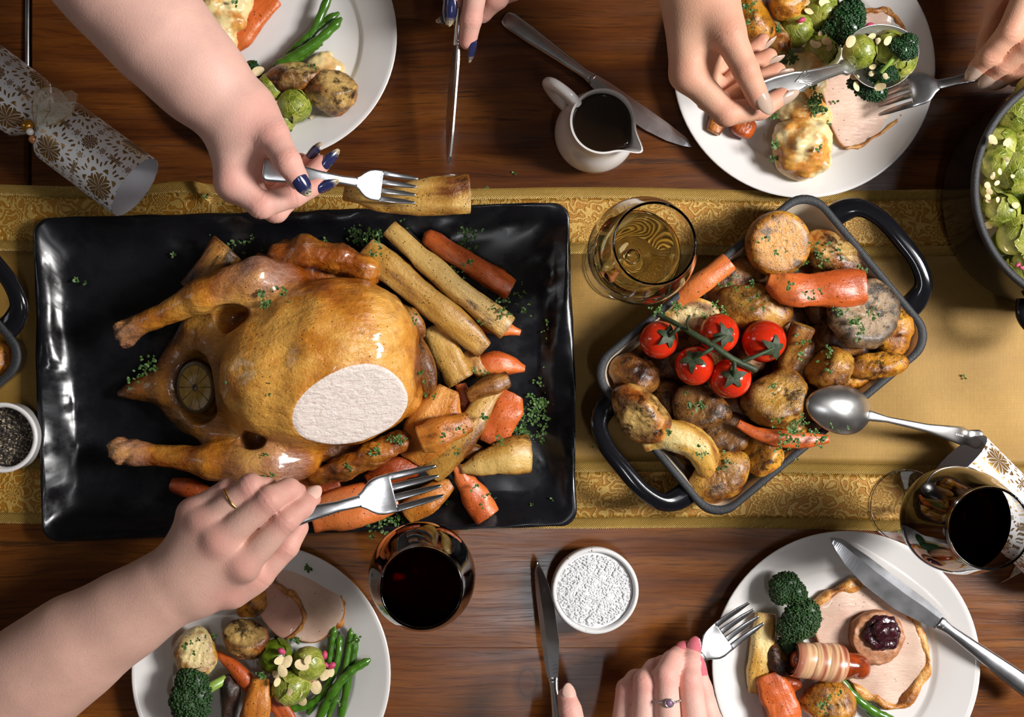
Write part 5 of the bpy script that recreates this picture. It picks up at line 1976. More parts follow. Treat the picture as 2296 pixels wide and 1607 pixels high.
def slab(name, label, cat, mat, outline, z, th=.006, seed=1, bend=0.0, group=None, skin=None):
    """flat slice with browned rim from an outline in pixels"""
    pts = np.array([tuple(P(x, y, z))[:2] for x, y in outline])
    m = len(pts)
    cl = np.vstack([pts, pts[:1]])
    pts = spline(np.vstack([pts[-1:], cl, pts[1:2]]), (m + 2) * 8 + 1)[8:-8 - 1][:m * 8]
    cc = pts.mean(0)
    rings, rim = [], []
    for s, zz, rm in ((.0, th, 0), (.2, th, 0), (.4, th, 0), (.6, th, 0), (.8, th, .0), (.90, th, .15), (.955, th * .99, .6), (.985, th * .9, 1), (1.0, th * .5, 1), (.985, .0004, 1), (.5, .0, 0)):
        q = cc + (pts - cc) * max(s, .01)
        zz_ = np.full(len(q), z + zz)
        q3 = np.column_stack([q, zz_])
        q3[:, 2] += wob(np.column_stack([q, np.zeros(len(q))]), seed, 60, .0016, 2)
        rings.append(q3)
        rim.append(np.full(len(q), rm))
    V, F = loft(rings, True, True)
    F = [f[::-1] for f in F]
    o = tag(mk(name, V, F, M[mat], attrs={'rim': np.concatenate(rim)}), label, cat, group)
    if skin:
        a0, a1, sw = skin
        i0, i1 = int(a0 * len(pts)), int(a1 * len(pts))
        q = np.array([pts[i % len(pts)] for i in range(i0, i1)])
        q3 = np.column_stack([q, np.full(len(q), z + th * .7)])
        r = PX(sw, z) * (1 + .5 * np.sin(np.arange(len(q)) * .55) * np.cos(np.arange(len(q)) * .21 + 1))
        r = r * np.interp(np.arange(len(q)), [0, 4, len(q) - 5, len(q) - 1], [.3, 1, 1, .3])
        V, F, t_, e_, c_ = sweep(q3, r * 1.25, th * .62, 12, caps=('round', 'round'))
        V[:, 2] += wob(V, seed + 2, 220, .0009, 2)
        V[:, :2] += np.column_stack([wob(V, seed + 3, 200, .0010, 2), wob(V, seed + 4, 200, .0010, 2)])
        V[:, 2] = np.maximum(V[:, 2], z)
        mk('browned_skin', V, F, M['turkey_skin'], o, attrs={'cut': c_ * 0, 'edge': e_ * 0, 'uvw': V})
    return o


# ---- pot of sprouts
rs = random.Random(5)
GP = 'brussels sprouts in the cast iron pot'
pot_spots = [(2282, 258, .088, 40, 'uppermost sprout against the pot wall'), (2258, 295, .078, 30, 'dull sprout half under its neighbours near the pink onion'),
             (2242, 325, .086, 37, 'sprout with two almond slivers beside it'), (2237, 366, .092, 38, 'pale cut sprout nearest the pot wall'),
             (2285, 330, .086, 36, 'olive sprout below the uppermost one'), (2275, 385, .094, 45, 'pale green sprout with ragged leaves, in the middle'),
             (2234, 418, .080, 32, 'yellowish sprout scattered with almond flakes'), (2275, 432, .066, 36, 'dark sprout deep between the others'),
             (2222, 460, .070, 24, 'small sprout tucked under the pot rim'), (2247, 472, .090, 36, 'smooth round sprout with a rolled leaf'),
             (2282, 528, .092, 46, 'bright green shiny sprout, the largest'), (2252, 545, .072, 28, 'half-hidden sprout under the bright green one'),
             (2300, 600, .088, 40, 'lowest sprout with a pink onion bit'), (2330, 290, .09, 42, 'sprout cut by the frame edge, upper'),
             (2345, 380, .09, 44, 'sprout cut by the frame edge, middle'), (2340, 470, .09, 42, 'sprout cut by the frame edge, lower'),
             (2270, 575, .066, 24, 'small dull sprout at the lower wall'), (2320, 210, .086, 40, 'sprout at the far wall, out of frame'), (2400, 250, .088, 42, 'sprout beyond the frame, upper'),
             (2410, 340, .09, 44, 'sprout beyond the frame, centre'), (2410, 440, .09, 44, 'sprout beyond the frame, lower'), (2380, 540, .09, 42, 'sprout beyond the frame, lowest'), (2470, 300, .088, 44, 'sprout beyond the frame, further'), (2480, 420, .09, 46, 'sprout in the pot centre beyond the frame'), (2460, 520, .088, 44, 'sprout low in the pot beyond the frame'), (2560, 360, .088, 46, 'sprout far beyond the frame'), (2560, 470, .088, 46, 'sprout farthest beyond the frame')]
for i, (x, y, z, r, lab) in enumerate(pot_spots):
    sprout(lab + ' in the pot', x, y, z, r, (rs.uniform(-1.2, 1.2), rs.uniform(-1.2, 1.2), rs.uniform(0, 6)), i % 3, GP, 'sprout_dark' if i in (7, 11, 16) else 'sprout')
# layer beneath
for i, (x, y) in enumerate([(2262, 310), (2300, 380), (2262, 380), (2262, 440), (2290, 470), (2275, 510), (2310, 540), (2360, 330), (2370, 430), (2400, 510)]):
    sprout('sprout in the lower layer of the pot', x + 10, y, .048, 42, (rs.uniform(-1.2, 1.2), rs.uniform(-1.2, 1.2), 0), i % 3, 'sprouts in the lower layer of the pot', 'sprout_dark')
flakes('almond flake on the sprouts in the pot', [(2226, 312, .112, 12), (2259, 318, .106, 12), (2222, 316, .104, 8), (2258, 357, .112, 8), (2242, 385, .112, 8), (2226, 395, .104, 10), (2236, 410, .102, 9), (2218, 428, .1, 9), (2214, 415, .1, 8), (2215, 440, .098, 10), (2238, 448, .1, 8), (2276, 460, .106, 11), (2214, 505, .084, 10), (2258, 552, .098, 10), (2270, 395, .118, 6), (2216, 450, .094, 7)], 'almond flakes in the pot')
flakes('pink onion bit among the sprouts in the pot', [(2233, 270, .086, 8), (2282, 594, .108, 7), (2290, 600, .11, 5)], 'pink onion bits in the pot', 8, PINK, 'pink_onion_bit', 'onion')

# ---- plate top left
pz = .0055
GA = 'food on the cauliflower and bean plate'
cauli('cauliflower cheese with browned top beside the bare forearm', 487, 22, .026, [(-10, -10, 0, 50), (30, 10, -6, 38), (8, 48, -8, 30), (-45, -30, -5, 40), (50, -25, -6, 32), (20, 72, -14, 24)], 5)
baton('roast_carrot', 'shiny carrot baton beside the cauliflower cheese', 'carrot', 'carrot', [(612, -6, .018, 58), (570, 40, .019, 60), (540, 82, .018, 56), (518, 106, .015, 40)], h=.5, sup=2.8, group=GA)
bean('straight green bean uppermost of the four crossing the plate', [(742, -20, .022), (712, 50, .020), (680, 105, .017), (620, 150, .014)], 10, 'green beans on the cauliflower plate')
bean('green bean with cut end reaching toward the plate rim', [(758, 30, .018), (715, 60, .019), (680, 92, .018), (640, 130, .014)], 10, 'green beans on the cauliflower plate')
bean('longest curved green bean running to the roast potato', [(764, 42, .026), (720, 85, .026), (665, 122, .024), (615, 150, .018)], 11, 'green beans on the cauliflower plate')
bean('short green bean lying next to the roast potatoes', [(722, 90, .022), (690, 115, .022), (655, 140, .018)], 10, 'green beans on the cauliflower plate')
lump('roast_potato', 'half-moon roast potato with a dark crisp top edge', 'potato', 'potato_crisp', 664, 172, .026, 64, 40, 38, -4, [(0, .75, .6, .5), (0, -.3, 1, .75)], GA, p=12)
lump('roast_potato', 'chunky roast potato with scorched ridge near the plate rim', 'potato', 'potato_crisp', 746, 208, .028, 56, 56, 46, 30, [(-.6, -.5, .5, .66), (.5, .4, .8, .6), (.2, -.8, .6, .75)], GA, p=11)
cauli('small heap of mashed cauliflower behind the roast potatoes', 728, 142, .014, [(0, 0, 0, 24), (22, 18, 0, 22), (-20, 5, -2, 18), (38, 42, -2, 16)], 8)
GA2 = 'sprouts on the cauliflower plate'
sprout('sprout half under the forearm on the bean plate', 607, 198, .020, 33, (.5, .3, 1), 0, GA2)
sprout('sprout with a stuck almond flake below the half-moon potato', 660, 236, .022, 38, (.9, -.3, 2), 1, GA2)
sprout('sprout hidden by the hand at the edge of the bean plate', 634, 268, .016, 28, (-.5, .5, 3), 2, GA2)
flakes('almond flake by the hand on the bean plate', [(577, 160, .024, 13), (620, 232, .03, 9), (700, 262, .008, 9), (690, 250, .010, 8), (598, 182, .02, 10)], 'almond flakes on the bean plate')
floret('dark broccoli sprig peeping out beside the forearm', 556, 168, .016, 26, None, 120, 3, 'kale', group=GA)
floret('dark green broccoli scrap under the wrist on the plate rim', 458, 272, .018, 22, None, 100, 4, 'kale', group=GA)

# ---- plate top right
GB = 'food on the turkey and sprout plate'
slab('turkey_slice', 'wide pale turkey breast slice under the fork', 'turkey', 'turkey', [(1835, 172), (1900, 140), (1985, 128), (2040, 160), (2042, 215), (2015, 262), (1950, 315), (1893, 335), (1862, 300), (1845, 240)], .006, .006, 3, skin=(.42, .72, 4))
slab('turkey_slice', 'turkey slice with browned edge behind the spoon', 'turkey', 'turkey', [(1925, 40), (1975, 28), (2010, 50), (2035, 100), (2030, 150), (1960, 160), (1910, 110)], .0065, .006, 4, skin=(.0, .5, 6))
cauli('browned cauliflower cheese floret uppermost, behind the spoon handle', 1790, 165, .024, [(0, 0, 0, 42), (25, -15, 0, 34), (-25, 20, -4, 34), (30, 30, -6, 30)], 11)
cauli('creamy middle of the cauliflower cheese under the spoon handle', 1792, 240, .018, [(0, 0, 0, 40), (38, 18, -4, 30), (-30, -8, -4, 30), (58, 22, -10, 16), (10, 22, 0, 30)], 12)
cauli('large toasted cauliflower cheese mound nearest the plate rim', 1797, 328, .028, [(0, 0, 0, 52), (18, 22, -5, 44), (-18, 20, -8, 42), (25, -20, -2, 38), (-25, -20, -4, 36), (0, 42, -14, 30)], 13)
lump('roast_potato', 'big blackened-edge roast potato beside the wrist', 'potato', 'potato_gold', 1682, 40, .034, 50, 66, 44, 20, [(.7, .2, .6, .62), (-.4, .3, .9, .75)], GB)
lump('roast_potato', 'round roast potato cut by the top of the frame', 'potato', 'potato_gold', 1762, 6, .030, 44, 40, 40, 0, (), GB)
lump('roast_potato', 'shiny round roast potato behind the fingertips', 'potato', 'potato_crisp', 1742, 92, .026, 38, 42, 38, 0, [(.5, .6, .6, .8)], GB)
lump('roast_potato', 'dark crusty potato piece between fingers and big potato', 'potato', 'potato_brown', 1688, 96, .024, 32, 36, 30, 0, (), GB)
sprout('yellow-green sprout cut long, next to the top roast potato', 1843, 28, .026, 40, (.4, .8, 1), 0, 'sprouts on the turkey plate', 'sprout', (1, 1.15, 1))
sprout('sprout carrying a pink onion bit, beside the potatoes', 1786, 68, .026, 36, (-.5, .4, 2), 1, 'sprouts on the turkey plate')
sprout('dark wet sprout topped with broken almond flakes', 1842, 116, .026, 40, (.7, -.3, 2.5), 2, 'sprouts on the turkey plate')
floret('dark curly broccoli head between sprouts and turkey', 1897, 58, .034, 45, None, 420, 9, 'kale', .8, group=GB, bud=.10)
baton('roast_carrot', 'square-cut carrot chip with burnt corner under the hand', 'carrot', 'swede', [(1640, 235, .018, 26), (1615, 262, .019, 40), (1598, 295, .018, 34)], h=.7, group=GB)
lump('roast_carrot', 'wet carrot chunk next to the cauliflower mound', 'carrot', 'carrot_dark', 1667, 284, .018, 32, 28, 24, 0, [(0, .2, 1, .7)], GB)
lump('roast_carrot', 'carrot scrap showing beneath the curled index finger', 'carrot', 'carrot', 1590, 228, .014, 26, 20, 18, 20, (), GB)
flakes('almond flake on the turkey plate', [(1815, 25, .040, 14), (1808, 6, .04, 10), (1795, 50, .046, 7), (1850, 8, .044, 14), (1845, 75, .040, 13), (1832, 100, .046, 12), (1852, 92, .048, 11), (1860, 105, .044, 10), (1803, 98, .03, 10), (1800, 122, .024, 10), (1910, 12, .014, 12), (1858, 30, .038, 10), (1825, 98, .046, 9)], 'almond flakes on the turkey plate')
flakes('pink onion bit on the turkey plate', [(1797, 45, .048, 7), (1928, 26, .02, 9), (1950, 58, .02, 11)], 'pink onion bits on the turkey plate', 8, PINK, 'pink_onion_bit', 'onion')
# on the spoon
GS = 'sprouts on the raised spoon'
sprout('shiny sprout at the handle end of the raised spoon', 1926, 115, .112, 37, (.6, .5, 1.0), 0, GS)
sprout('olive sprout in the middle of the raised spoon bowl', 1990, 108, .104, 38, (-.4, .8, 2.0), 1, GS)
sprout('split sprout hanging at the outer rim of the raised spoon', 2018, 138, .098, 33, (.9, -.6, .4), 2, GS)
floret('dark broccoli sprig drooping off the raised spoon toward the fork', 1948, 200, .088, 30, None, 260, 21, 'kale', .8, clumps=7, group='broccoli on the raised spoon')
floret('broccoli clump under the shiny sprout on the spoon side', 1922, 180, .086, 24, None, 180, 24, 'kale', .8, group='broccoli on the raised spoon')
floret('broccoli sprig lying over the spoon tip with a pale green stem', 2026, 104, .122, 26, (1975, 162, .112, 5), 240, 22, 'kale', .7, group='broccoli on the raised spoon')
floret('broccoli bits in front of the olive sprout on the spoon', 1985, 165, .1, 22, (1962, 195, .098, 5), 160, 23, 'kale', .8, group='broccoli on the raised spoon')
flakes('almond flake on the raised spoon', [(1908, 92, .136, 13), (1955, 82, .122, 12), (1990, 92, .130, 11), (1968, 92, .12, 8), (1956, 150, .108, 8), (1954, 165, .102, 9), (1915, 172, .106, 10), (1972, 195, .108, 12), (1920, 192, .106, 11), (1985, 170, .112, 7)], 'almond flakes on the raised spoon')

# ---- plate bottom left
GC = 'food on the plate by the gold-ringed hand'
slab('turkey_slice', 'large turkey slice with golden skin edge beside the hand', 'turkey', 'turkey', [(625, 1262), (660, 1250), (710, 1270), (752, 1305), (773, 1350), (770, 1385), (740, 1420), (705, 1440), (665, 1430), (640, 1390), (618, 1330)], .006, .0065, 6, skin=(.02, .55, 6))
slab('meat_slice', 'pinkish brown meat slice overlapping the turkey, under the hand', 'meat', 'turkey_pink', [(575, 1330), (600, 1300), (640, 1318), (672, 1350), (682, 1385), (668, 1410), (645, 1430), (625, 1425), (600, 1400), (580, 1370)], .0135, .006, 7, skin=(.15, .62, 4))
lump('roast_potato', 'rounded roast potato partly under the hand above the others', 'potato', 'potato_gold', 560, 1352, .030, 38, 34, 34, 20, [(-.2, -.4, .9, .8)], GC)
lump('roast_potato', 'roast potato with caramelised flat top in the plate middle', 'potato', 'potato_crisp', 547, 1430, .030, 54, 44, 42, -6, [(0, .55, .85, .48), (0, -.8, .5, .85)], GC, p=12)
lump('roast_potato', 'yellow peppered potato half near the forearm', 'potato', 'potato_pale', 438, 1462, .030, 54, 54, 42, 20, [(.25, 0, .95, .55), (-.5, .2, .8, .9)], GC, p=12)
floret('broccoli floret with bright stem beside the forearm', 442, 1556, .034, 50, (505, 1522, .024, 13), 520, 31, 'broccoli', .85, group=GC, bud=.085)
baton('roast_carrot', 'slim carrot with blackened tip pointing at the potatoes', 'carrot', 'carrot', [(486, 1462, .022, 8), (500, 1474, .024, 22), (530, 1502, .026, 34), (570, 1545, .024, 40)], h=.85, sup=2.2, caps=('round', 'flat'), group=GC)
baton('charred_parsnip', 'blackened shrivelled vegetable strip beside the broccoli', 'parsnip', 'charred', [(512, 1515, .022, 22), (516, 1550, .026, 38), (516, 1600, .024, 36), (520, 1640, .02, 30)], sup=2.2, group=GC, lump=.3)
baton('roast_swede', 'broad orange roast wedge at the bottom of the frame', 'swede', 'swede', [(585, 1520, .030, 40), (580, 1560, .034, 62), (572, 1625, .032, 72)], h=.55, sup=2.6, group=GC)
baton('roast_carrot', 'soft red carrot strip between the orange wedge and the beans', 'carrot', 'carrot_dark', [(592, 1530, .020, 22), (620, 1575, .022, 44), (655, 1630, .02, 40)], h=.5, group=GC)
GCs = 'sprouts on the plate by the gold-ringed hand'
sprout('dark green sprout next to the caramelised potato', 617, 1470, .026, 38, (.8, .2, 1.2), 0, GCs, 'sprout_dark')
sprout('pale sprout under almond flakes, closest to the beans', 692, 1486, .028, 36, (-.3, -.4, .2), 1, GCs)
sprout('long pale sprout lying below the other two', 652, 1540, .028, 37, (.5, .4, 2.2), 2, GCs, 'sprout', (1, 1.2, 1))
GCb = 'green beans on the plate by the gold-ringed hand'
bean('green bean leaning upright nearest the turkey slice', [(750, 1405, .014), (744, 1440, .014), (738, 1490, .014), (735, 1540, .013)], 8, GCb)
bean('green bean with blunt top in the second place from the turkey', [(761, 1424, .014), (758, 1470, .016), (740, 1525, .016), (690, 1600, .014)], 8, GCb)
bean('green bean with pointed tip reaching toward the wine glass', [(787, 1410, .016), (782, 1450, .016), (770, 1510, .018), (735, 1610, .016)], 7, GCb)
bean('green bean beside the pointed one, blunt topped', [(797, 1424, .014), (792, 1470, .014), (780, 1530, .014), (762, 1620, .012)], 9, GCb)
bean('green bean stretched farthest toward the plate rim', [(828, 1479, .022), (790, 1502, .023), (750, 1545, .024), (708, 1625, .020)], 10, GCb)
bean('green bean lying crosswise below the sprouts', [(640, 1588, .012), (680, 1585, .014), (715, 1565, .016), (745, 1535, .018)], 9, GCb)
flakes('almond flake on the plate by the gold-ringed hand', [(628, 1480, .046, 13), (644, 1484, .046, 13), (634, 1505, .048, 15), (675, 1490, .048, 17), (690, 1480, .050, 12), (712, 1508, .030, 12), (730, 1512, .024, 15), (742, 1508, .022, 12), (622, 1528, .044, 11), (708, 1540, .018, 17), (650, 1550, .05, 10), (676, 1570, .02, 18), (672, 1555, .04, 9), (618, 1512, .04, 10)], 'almond flakes on the plate by the gold-ringed hand')
flakes('pink onion bit on the plate by the gold-ringed hand', [(632, 1460, .048, 9), (728, 1468, .024, 9), (729, 1490, .026, 9), (743, 1492, .024, 9), (697, 1525, .02, 8), (684, 1535, .016, 8)], 'pink onion bits on the plate by the gold-ringed hand', 8, PINK, 'pink_onion_bit', 'onion')

# ---- plate bottom right
GD = 'food on the stuffing plate'
slab('turkey_slice', 'round turkey slice edged with skin under the stuffing', 'turkey', 'turkey', [(1815, 1375), (1835, 1342), (1880, 1316), (1940, 1308), (2005, 1340), (2048, 1398), (2072, 1468), (2060, 1520), (2012, 1578), (1960, 1565), (1905, 1530), (1850, 1470), (1822, 1425)], .006, .0085, 9, skin=(-.06, .78, 9))
root = thing('stuffing_ball', 'round sausage stuffing slice topped with dark cranberry sauce', 'stuffing', P(1964, 1428, .0145))
cs = P(1964, 1428, .022)
k_ = PX(60, .03)
V, F = lathe(spline([(0, .016), (k_ * .5, .0162), (k_ * .86, .0158), (k_ * .97, .0135), (k_, .008), (k_ * .97, .001), (k_ * .9, .0), (0, 0)], 40), 56, (cs.x, cs.y, .0145))
V += np.column_stack([wob(V, 3, 200, .0009, 2), wob(V, 4, 200, .0009, 2), wob(V, 5, 260, .0008, 3)])
mk('stuffing', V, F, M['stuffing'], root)
D, F = ico(4)
V = D * PX(37, .034) * np.array([1.05, .9, .45])
V = V + D * wob(D, 9, 4, .0022, 3)[:, None] + np.array(P(1978, 1418, .033))
mk('cranberry_sauce', V, F, M['cranberry'], root)
floret('broccoli floret topmost of three beside the parsnip', 1765, 1318, .030, 37, (1772, 1350, .022, 10), 420, 41, 'broccoli', .9, group=GD, bud=.085)
floret('broccoli floret in the middle with glossy dark head', 1782, 1382, .034, 42, None, 520, 42, 'broccoli', .9, group=GD, bud=.08)
floret('broccoli floret lowest of three, pale stem end showing', 1778, 1432, .022, 27, (1776, 1452, .018, 10), 200, 43, 'broccoli', .9, group=GD, bud=.1)
baton('roast_parsnip', 'pale parsnip baton along the plate rim by the fork', 'parsnip', 'potato_pale', [(1716, 1376, .020, 42), (1710, 1440, .022, 48), (1702, 1500, .022, 50), (1694, 1550, .018, 40)], h=.6, sup=3.2, group=GD)
lump('roast_onion', 'dark caramelised onion piece between parsnip and bacon roll', 'onion', 'potato_brown', 1744, 1488, .026, 26, 46, 24, 12, [(.5, .3, .7, .7)], GD)
lump('roast_onion', 'sticky brown vegetable under the bacon roll', 'onion', 'carrot_dark', 1765, 1530, .020, 30, 34, 20, 0, (), GD)
baton('roast_carrot', 'bright carrot half at the bottom of the frame', 'carrot', 'carrot', [(1722, 1512, .028, 56), (1735, 1545, .030, 72), (1755, 1590, .030, 78), (1772, 1640, .028, 74)], h=.5, sup=2.6, group=GD)
lump('roast_potato', 'golden roast potato under the bacon-wrapped sausage', 'potato', 'potato_gold', 1862, 1572, .026, 66, 50, 40, 10, [(-.1, .3, 1, .6), (.8, .2, .4, .9)], GD, p=10)
bean('green bean curving out under the turkey slice', [(1880, 1518, .016), (1915, 1560, .016), (1960, 1595, .014), (2005, 1615, .012)], 10, 'green beans on the stuffing plate')
bean('second green bean, half hidden by the golden potato', [(1900, 1545, .012), (1940, 1585, .012), (1975, 1625, .01)], 9, 'green beans on the stuffing plate')


def piggy():
    root = thing('pig_in_blanket', 'small glazed sausage wrapped in streaky bacon on the turkey slice', 'sausage', P(1840, 1480, .03))
    q = spline([tuple(P(1796, 1479, .038)), tuple(P(1825, 1482, .040)), tuple(P(1870, 1488, .040)), tuple(P(1925, 1494, .036))], 30)
    V, F, *_ = sweep(q, np.interp(np.arange(30), [0, 4, 24, 29], [.010, .0125, .0135, .0115]), np.interp(np.arange(30), [0, 4, 24, 29], [.010, .0125, .0135, .0115]), 24, caps=('round', 'round'))
    V += np.column_stack([wob(V, i, 180, .0006, 2) for i in (1, 2, 3)])
    mk('sausage', V, F, M['sausage'], root)
    T = (q[-1] - q[0]) / np.linalg.norm(q[-1] - q[0])
    sd = np.cross((0, 0, 1), T)
    for i, (u0, u1, R) in enumerate(((-.16, .26, .0158), (.12, .48, .0168), (.36, .70, .0176))):
        n, m = 44, 14
        us = np.linspace(u0, u1, m)
        a = np.linspace(0, 2 * math.pi, n, endpoint=False)
        rings, pat = [], []
        for j, u in enumerate(us):
            ue = (u + .05 * np.sin(a + .6))[:, None]
            ctr = q[0] + (q[-1] - q[0]) * ue
            bulge = R + .0012 * math.sin(math.pi * j / (m - 1)) + .0005 * np.sin(a * 3 + i)
            bulge = bulge * (1 - .05 * (j in (0, m - 1)))
            rings.append(ctr + sd * (bulge * np.cos(a))[:, None] + np.array([0, 0, 1]) * (bulge * np.sin(a))[:, None])
            pat.append(np.stack([a / 6.28 * .4, np.full(n, j / m + i * 1.7), np.zeros(n)], 1))
        inner = [r + (q[0] + (q[-1] - q[0]) * us[j] - r) * .18 for j, r in enumerate(rings)]
        V, F = loft(rings + inner[::-1])
        mk('bacon_rasher', V, F, M['bacon'], root, attrs={'pat': np.vstack(pat + pat[::-1])})


piggy()

# ---- parsley
parsley('chopped parsley scattered over the black platter', [(820, 522, .013, 34, 46), (795, 528, .012, 60, 26), (1050, 525, .012, 26, 22), (1035, 550, .012, 16, 10), (910, 497, .014, 14, 12), (1222, 862, .012, 28, 20), (1212, 905, .012, 26, 40), (1195, 930, .012, 30, 22), (1215, 945, .012, 24, 16), (1168, 962, .024, 18, 34), (1210, 985, .012, 24, 9), (1150, 655, .012, 30, 7), (1185, 685, .012, 24, 5), (1225, 735, .012, 20, 4), (1240, 830, .012, 20, 5), (870, 1158, .022, 56, 90), (905, 1165, .016, 50, 60), (810, 1145, .034, 34, 32), (930, 1160, .014, 40, 30), (1015, 1130, .012, 40, 6), (1000, 1150, .012, 60, 10), (175, 632, .012, 12, 3), (330, 815, .04, 26, 14), (310, 850, .05, 22, 10), (540, 545, .012, 24, 8), (500, 520, .012, 150, 16), (1000, 600, .03, 14, 6), (1240, 1140, .012, 60, 8), (1090, 500, .012, 80, 6)], 3)
parsley('chopped parsley sprinkled on the chicken and its vegetables', [(590, 680, .10, 12, 12), (625, 655, .105, 26, 10), (585, 660, .1, 10, 8), (525, 855, .105, 16, 8), (545, 862, .11, 20, 5), (675, 852, .125, 10, 4), (640, 870, .122, 40, 5), (595, 1025, .085, 14, 6), (600, 1065, .085, 16, 8), (845, 1005, .075, 10, 14), (890, 985, .074, 14, 22), (783, 1045, .07, 10, 5), (1125, 690, .056, 26, 14), (1035, 605, .056, 24, 8), (925, 715, .064, 12, 8), (1075, 725, .06, 12, 3), (1080, 1120, .036, 22, 6), (1060, 1090, .046, 14, 3), (1035, 960, .084, 12, 6), (990, 980, .086, 12, 4), (1120, 985, .054, 14, 8), (1090, 840, .04, 24, 12), (965, 885, .07, 12, 4), (940, 845, .07, 12, 4), (1020, 1010, .06, 8, 3), (1085, 940, .06, 10, 4), (840, 560, .07, 26, 10)], 5, .0026)
parsley('chopped parsley and thyme sprinkled on the casserole potatoes', [(1605, 705, .066, 26, 26), (1515, 692, .062, 16, 14), (1770, 640, .096, 10, 6), (1822, 660, .094, 24, 6), (1920, 720, .084, 16, 16), (1880, 700, .084, 14, 12), (1955, 705, .084, 12, 8), (1930, 745, .084, 12, 8), (1780, 980, .078, 34, 50), (1800, 955, .076, 22, 16), (1835, 985, .074, 18, 14), (1745, 945, .078, 18, 8), (1555, 905, .070, 22, 16), (1850, 820, .076, 24, 8), (1575, 1010, .078, 18, 6), (1500, 965, .078, 8, 4), (1625, 1045, .058, 24, 8), (1850, 560, .066, 40, 16), (1930, 610, .058, 16, 14), (1790, 595, .06, 24, 16), (1690, 665, .074, 40, 10), (1640, 640, .06, 30, 8), (1720, 560, .084, 40, 6), (1800, 780, .07, 20, 8), (1860, 780, .07, 14, 6), (1740, 870, .086, 30, 4), (1480, 700, .058, 20, 10), (1895, 965, .079, 10, 2), (1870, 950, .08, 20, 2)], 7, .0026)
parsley('parsley sprigs on the cauliflower cheese and turkey', [(1828, 225, .040, 14, 30), (1835, 245, .036, 14, 18), (1822, 190, .04, 10, 8), (1758, 132, .044, 12, 18), (1775, 128, .044, 10, 10), (1756, 160, .046, 6, 6), (1730, 262, .034, 8, 8), (1853, 275, .02, 8, 8), (1845, 375, .03, 8, 8), (1735, 325, .04, 10, 8), (1872, 225, .016, 6, 2), (1838, 330, .056, 6, 3), (1680, 20, .062, 20, 12), (1675, 50, .06, 20, 6), (1745, 68, .05, 10, 6), (1738, 350, .03, 8, 4)], 9)
parsley('parsley flecks on the plate by the gold-ringed hand vegetables', [(590, 1515, .036, 10, 12), (440, 1440, .052, 30, 6), (690, 1272, .016, 8, 8), (660, 1436, .012, 12, 8), (800, 1432, .022, 6, 4), (765, 1572, .03, 6, 4)], 11)
parsley('herb flecks on the stuffing plate potato', [(1845, 1580, .046, 16, 14), (1870, 1560, .048, 20, 6)], 13, .0022)
parsley('parsley flecks on the cauliflower cheese by the forearm', [(530, 10, .05, 20, 6), (460, 40, .055, 10, 3), (700, 150, .046, 8, 3), (548, 150, .02, 10, 6), (652, 292, .014, 6, 3)], 15)
parsley('stray parsley crumbs on the runner and table', [(1322, 990, .004, 20, 3), (2165, 845, .004, 10, 2), (2020, 1195, .002, 6, 2), (1720, 1160, .004, 6, 2), (1150, 330, .001, 120, 3)], 17, .0022)


